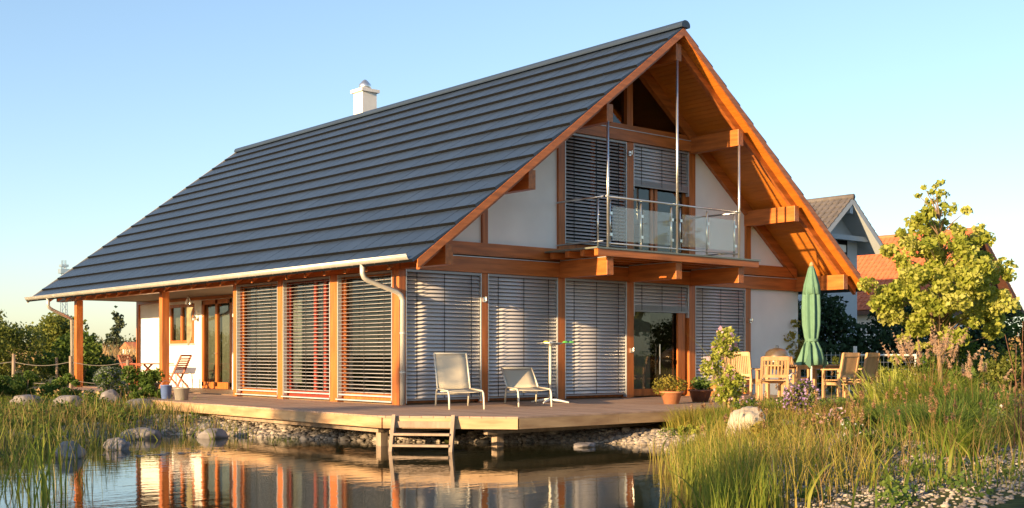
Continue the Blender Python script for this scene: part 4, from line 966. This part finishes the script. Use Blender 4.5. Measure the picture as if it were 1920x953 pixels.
# small pale bench/box far left
box_l = box('garden_bench', M['white'], None, -6.2, -5.0, 10.6, 10.9, .62, .66); 
tag(box_l, 'pale plank bench in the grass at the left edge', 'bench')
for x in (-6.0, -5.2): box('leg', M['post'], box_l, x-.04, x+.04, 10.65, 10.85, .3, .619)
box('bench_board', M['white'], box_l, -6.2, -5.0, 10.88, 10.92, .78, .86); 
for x in (-6.0, -5.2): box('upright', M['post'], box_l, x-.03, x+.03, 10.905, 10.955, .62, .87)
# bushes and trees beyond
lb_ = [('leafy_bush', 'large green bush behind the fence at the left edge', -1.2, 20.5, 1.8, 2.3, 'olive'), ('leafy_bush', 'dense green bush behind the fence left of the porch post', 1.4, 20.5, 1.6, 2.0, 'mid'),
       ('leafy_bush', 'olive bush at the far left edge with sunlit top', -.3, 25.5, 2.2, 3.0, 'olive'), ('leafy_bush', 'low bush between the fence and the round tree', 2.9, 24, 1.3, 1.7, 'olive'), ('leafy_bush', 'small bush left behind the fence posts', -3.4, 17.5, 1.2, 1.35, 'mid')]
for i, (nm, lb, x, y, R, h, m) in enumerate(lb_): shrub(nm, lb, x, y, R, h, m, .12, 5200, 240+i, 26, 'bush', 'bushes beyond the fence', base=.1)
tree('round_tree', 'round crowned tree with sunlit top left of the porch post', 4.1, 29.9, [(.5, .9), (1.0, 1.5), (1.9, 1.75), (2.5, 1.3), (2.9, .3)], 'olive', .15, 5200, 250, .1, .8, 60, clump=.5)
tree('round_tree', 'smaller tree at the left edge with yellowish top', .6, 33, [(.5, .9), (1.0, 1.5), (2.0, 1.7), (2.7, 1.2), (3.2, .3)], 'olive', .15, 4200, 252, .1, .8, 50, clump=.5)
hd = np.stack(np.meshgrid(np.linspace(0, 1, 26), [0, 1], [0, 1], indexing='ij'), -1).reshape(-1, 3)
hc = np.stack([5.2+6.0*hd[:, 0], 31.5-5*hd[:, 0]+.4*hd[:, 1], .6+.55*hd[:, 2]], -1)
tH = thing('clipped_hedge', 'dark clipped hedge behind the porch table', 'hedge', (5.2, 31.5, .4)); foliage('foliage', leaves(hc-[5.2, 31.5, .4], np.full((len(hc), 3), .36), 7000, .12, 254, .1), 'dark', tH)
MB().tube([(0, 0, 0), (3, -2.5, .2), (6, -5, 0)], .05, 6).build('stem', M['bark'], tH)
rr = np.random.default_rng(8); n = 4200
rb = np.stack([rr.uniform(12, 62, n), rr.uniform(62, 108, n), np.full(n, .4)], -1)
o = foliage('reed_field', blades(rb, 2.3, .10, .3, 260), 'amber'); tag(o, 'amber reed field in evening sun beyond the hedge', 'reeds', kind='stuff')
rr = np.random.default_rng(9); n = 420; s = rr.random(n)
fc = np.stack([20+260*s+rr.normal(0, 6, n), 330-130*s+rr.normal(0, 10, n), rr.uniform(.5, 5.5, n)], -1)
o = foliage('far_wood', leaves(fc, np.stack([rr.uniform(3, 5, n), rr.uniform(3, 5, n), rr.uniform(2, 3.2, n)], -1), 26000, .9, 262, .2), 'far'); tag(o, 'far wooded strip on the horizon at the left', 'wood', kind='stuff')
for i, (x, y, h, lb) in enumerate(((102, 270, 13.5, 'tall poplar rising above the far wood left of the white wall'), (116, 268, 12, 'narrow poplar rising above the far wood beside the white wall'), (131, 300, 10, 'round far tree between the two poplars'))):
    tree('poplar', lb, x, y, [(1, 1.6), (h*.5, 2.4), (h*.8, 1.6), (h, .2)], 'far', .9, 900, 270+i, .3, 2, 26, group='far trees on the horizon', clump=1.2)
# far building and mast
t = thing('far_barn', 'small far building with orange roof beside the porch wall', 'building', (98, 240, .4))
box('wall', M['plaster'], t, -4, 6, 0, 6, 0, 2.6); MB().ext([(-.6, 2.6), (3, 4.2), (6.6, 2.6)], 'x', -4.6, 6.6).build('roof', M['orange_roof'], t)
t = thing('lattice_mast', 'distant slender lattice radio mast at the left', 'mast', (129.7, 385, .4)); mb = MB()
for a, b in ((-1, -1), (1, -1), (1, 1), (-1, 1)): mb.tube([(a*1.2, b*1.2, 0), (a*.5, b*.5, 33.5)], .14, 4)
mb.build('leg', M['steel'], t); mb = MB()
for k in range(12):
    z = 2.7*k; w0 = 1.2-.7*z/33.5; w1 = 1.2-.7*(z+2.7)/33.5; mb.tube([(-w0, -w0, z), (w1, -w1, z+2.7)], .09, 4).tube([(w0, -w0, z), (-w1, -w1, z+2.7)], .09, 4)
mb.build('lattice_brace', M['steel'], t); MB().box(-1.5, 1.5, -1.5, 1.5, 29, 30.5).box(-1.2, 1.2, -1.2, 1.2, 31.2, 32).build('antenna', M['steel'], t)

# ================================================================== NEIGHBOURS
def gable_house(name, label, ax, ay, az, hw, pitch, L, wall, roofm, trim, ov=.6, course=.34, cross=True):
    """ridge runs along +Y from the apex (ax, ay, az) of the front verge"""
    t = thing(name, label, 'house', (ax, ay, .4)); zr = az-.4; tn = math.tan(pitch)
    we = hw-ov; zw = zr-tn*hw
    MB().ext([(-we, 0), (we, 0), (we, zr-tn*we-.15), (0, zr-.15), (-we, zr-tn*we-.15)], 'y', .9, L).build('wall', wall, t)
    rf = MB().ext([(-hw, zw), (0, zr), (hw, zw), (hw, zw-.22), (0, zr-.22), (-hw, zw-.22)], 'y', 0, L+.5).build('roof', trim, t)
    sl = hw/math.cos(pitch); nc = int(sl/course); mb = MB()
    for side in (-1, 1):
        for i in range(nc+1):
            s0 = i*course; s1 = min(s0+course+.04, sl+.08); cx = math.cos(pitch); sx = math.sin(pitch)
            a = (side*(hw-s0*cx), zw+s0*sx); b = (side*(hw-s1*cx), zw+s1*sx)
            n = (side*sx, cx); mb.ext([(a[0]+n[0]*.03, a[1]+n[1]*.03), (a[0]+n[0]*.07, a[1]+n[1]*.07), (b[0]+n[0]*.035, b[1]+n[1]*.035), (b[0]+n[0]*.0, b[1]+n[1]*.0)], 'y', -.06, L+.55)
    mb.build('tile_courses', roofm, rf)
    MB().tube([(0, -.1, zr+.06), (0, L+.55, zr+.06)], .12, 8).build('ridge_cap', roofm, rf, True)
    # rows of rounded tile rolls, so that the slope reads as pantiles
    rb = MB(); k = int(L/.30)
    for i in range(k): rb.tube([(-hw-.02, .15+i*.30, zw+.07), (-.02, .15+i*.30, zr+.07)], .045, 5)
    rb.build('pantile_rolls', roofm, rf)
    for s in (-1, 1): MB().ext([(s*hw, zw-.24), (0, zr-.24), (0, zr+.02), (s*hw, zw+.02)], 'y', -.06, -.003).build('barge_board', trim, rf)
    return t, zr, zw
t, zr, zw = gable_house('neighbour_house', 'grey white neighbour house with brown tiled gable roof behind the roof edge', 28.68, 9.05, 7.9, 2.35, RAD(39), 12, M['neighbour'], M['brown_roof'], M['neighbour'])
box('purlin_end', M['neighbour'], t, -.1, .1, .003, .9, zr-.62, zr-.25)
box('tie_beam', M['neighbour'], t, -1.9, 1.9, .35, .55, zw+.25, zw+.45)
w = MB().box(-1.1, 1.1, .86, .9, zw-1.6, zw+.5).build('window', M['neighbour'], t); box('pane', M['glass'], w, -.95, -.05, .84, .858, zw-1.45, zw+.38); box('pane', M['dark'], w, .05, .95, .84, .858, zw-1.45, zw+.38)
for x in (-.8, .2): box('shutter_slat', M['alugrey'], w, x-.1, x+.6, .80, .838, zw-.2, zw+.1)
t, zr, zw = gable_house('red_roof_house', 'neighbour house with bright orange tiled roof behind the young tree', 45.98, 12.73, 8.09, 4.7, RAD(42), 13, M['plaster'], M['orange_roof'], M['brownwood'], .7)
box('tie_beam', M['neighbour'], t, -1.3, 1.3, -.02, .18, zr-1.75, zr-1.55)
box('gable_boarding', M['brownwood'], t, -2.2, 2.2, .80, .898, 3.2, zr-2.1)
# fence and gate behind the terrace
G = thing('wire_fence', 'grey wire mesh fence with pale metal rail behind the terrace', 'fence')
A = Vector((13.6, 2.4, 0)); Bq = Vector((19.0, -2.4, 0))
for k in range(5):
    p = A.lerp(Bq, k/4); MB().tube([(p.x, p.y, .3), (p.x, p.y, 1.62)], .03, 6).build('fence_post', M['steel'], G)
mb = MB()
for z in np.arange(.5, 1.6, .2): mb.tube([(A.x, A.y, z), (Bq.x, Bq.y, z)], .006, 4)
for k in range(60): p = A.lerp(Bq, k/59); mb.tube([(p.x, p.y, .45), (p.x, p.y, 1.58)], .004, 3)
mb.build('wire_mesh', M['steel'], G)
t = thing('metal_gate', 'pale metal gate frame behind the small thujas', 'gate', (16.3, -.25, .4)); d = (Bq-A).normalized()
MB().tube([tuple(d*-1.0+Vector((0, 0, 1.10))), tuple(d*.85+Vector((0, 0, 1.10)))], .03, 6).build('top_bar', M['white'], t)
for s in (-1.0, .85): MB().tube([tuple(d*s), tuple(d*s+Vector((0, 0, 1.13)))], .03, 6).build('gate_post', M['white'], t)
t = thing('marker_pole', 'short red and white striped pole standing at the pale gate', 'pole', (15.6, .25, .4))
for i in range(5): MB().tube([(0, 0, .27*i), (0, 0, .27*i+.268)], .05, 10).build('pole_band', mat('band_%d' % i, (.6, .05, .04) if i % 2 else (.75, .73, .7), .5), t)
t = thing('white_hose', 'coiled white hose hanging beside the slatted teak chair', 'hose', (7.85, -3.35, ZD+.42))
MB().tube([(.16*math.cos(u)*(1+.1*math.sin(u*.37)), .03*math.sin(u*2.3), .13*math.sin(u)*(1+.1*math.cos(u*.29))+.02) for u in np.linspace(0, 25, 90)], .012, 6).build('coil', M['white'], t, True)

# ================================================================== TREE BELT WEST OF THE POND (beyond the left picture edge)
rr = np.random.default_rng(33); C = []; S = []
def belt(x, y, h, R, k):
    for i in range(k):
        a = rr.uniform(0, 6.283); q = rr.random()**.5*R; z = h*(.15+.85*rr.random()); f = 1-.5*(z/h)**2
        C.append((x+q*f*math.cos(a), y+q*f*math.sin(a), z)); s_ = rr.uniform(.35, .8); S.append((s_, s_, s_*.8))
for x, y, h, R in ((-30, -17.6, 7.0, 3), (-31, -23, 7, 4), (-28, -14, 5.2, 1.6), (-33, -29, 7, 4), (-24, -9.2, 3.6, 1.6), (-24, -6.2, 3.3, 1.4), (-26, -3.4, 6.4, .8), (-25, -.5, 3.2, 1.6), (-27, 2.5, 4.2, 1.8), (-29, 6, 5, 2), (-30, 10, 4.4, 2.2)): belt(x, y, h, R, int(14+R*h*1.1))
o = foliage('tree_belt', leaves(C, S, 26000, .22, 300, .2), 'olive'); tag(o, 'loose belt of trees west of the pond', 'wood', kind='stuff')

# ================================================================== WEEDS, DEAD STEMS, SEED HEADS ON THE BANKS
wd = np.concatenate([bank(70, -4.5, 6.5, -14, -7.4, .5, 7, 401), bank(40, .8, 5, -6.6, -5.0, .3, 4, 402, offdeck)])+[0, 0, .06]
o = foliage('weeds', leaves(wd, np.stack([np.full(len(wd), .17), np.full(len(wd), .17), np.full(len(wd), .12)], -1), 5200, .055, 403, .05), 'mid'); tag(o, 'small broad leaved weeds scattered through the right bank', 'weeds', kind='stuff')
b_ = bank(900, -4.8, 6.5, -13.5, -5.2, -.3, 6, 404, offdeck)
o = foliage('dead_stems', blades(b_, hd_(b_, .62, .48), .007, .30, 405), 'straw'); tag(o, 'dry bent stems among the grasses of the right bank', 'stems', kind='stuff')
b_ = bank(130, -3.8, 6.0, -13, -6, .2, 5, 406, offdeck); h_ = rng.uniform(.45, .75, len(b_)); hd2 = []; mb = MB()
for p, hh in zip(b_, h_):
    e = p+np.array([random.gauss(0, .09), random.gauss(0, .09), hh]); mb.tube([tuple(p), tuple((p+e)/2+[0, 0, .02]), tuple(e)], [.003, .003, .002], 3, False); hd2.append(e)
o = mb.build('seed_stalks', LM['straw']); tag(o, 'thin stalks of the seed heads on the right bank', 'stems', kind='stuff')
o = foliage('seed_heads', leaves(hd2, np.tile([.022, .022, .06], (len(hd2), 1)), 4500, .03, 407, .0, asp=.4), 'sedhead'); tag(o, 'brown seed heads above the grasses of the right bank', 'seed heads', kind='stuff')
wl_ = bank(60, -8.5, -2.9, .8, 7.5, .1, 5, 410, offdeck)+[0, 0, .12]
o = foliage('weeds', leaves(wl_, np.tile([.26, .26, .18], (len(wl_), 1)), 5200, .07, 411, .05), 'mid'); tag(o, 'broad leaved green plants among the left shore sedge', 'weeds', kind='stuff')

b_ = bank(420, -4.6, 5.0, -13.2, -5.4, -.2, 4, 420, offdeck)
o = foliage('broad_blades', blades(b_, hd_(b_, .55, .34), .026, .55, 421, 5), 'reed2'); tag(o, 'broad bent grass leaves scattered along the right bank', 'grass', kind='stuff')
b_ = bank(200, -8.6, -3.0, -5, 5.5, -1.0, 2.4, 422, offdeck)
o = foliage('broad_blades', blades(b_, .5, .024, .55, 423, 5), 'reed2'); tag(o, 'broad bent leaves scattered along the left shore', 'grass', kind='stuff')

# low mixed planting on the right bank
for i, (x, y, R, h, m, fl, lb) in enumerate((
  (.55, -8.3, .34, .34, 'gold', None, 'low golden cushion plant left before the pale boulder'),
  (1.9, -8.5, .36, .36, 'olive', ('pink', .04, 220, 'flowers'), 'low cushion with tiny pink blossoms before the pale boulder'),
  (2.7, -9.2, .42, .40, 'mid', None, 'low dark green cushion plant in the middle of the right bank'),
  (.1, -9.9, .36, .36, 'mid', ('white', .035, 40, 'flowers'), 'low green plant with a few white blossoms near the gravel'),
  (3.9, -8.9, .36, .34, 'grey', None, 'low silvery cushion plant left below the plumed grass'),
  (-1.1, -10.9, .30, .30, 'olive', None, 'low olive plant growing at the edge of the reeds and gravel'),
  (2.2, -11.1, .42, .44, 'mid', None, 'leafy green plant right of the foreground gravel'),
  (1.75, -5.75, .30, .30, 'sun', None, 'small bright green cushion at the water end of the mound'),
  (2.9, -5.9, .34, .36, 'gold', None, 'golden cushion plant in the mound below the pink flowering shrub'),
  (3.9, -6.1, .36, .34, 'mid', ('pink', .035, 90, 'flowers'), 'green cushion with pink blossoms behind the aster'))):
    shrub('cushion_plant', lb, x, y, R, h, m, .045, 1300, 500+3*i, 10, 'perennial', 'low planting of the right bank', flowers=fl, base=.15, stems=3)
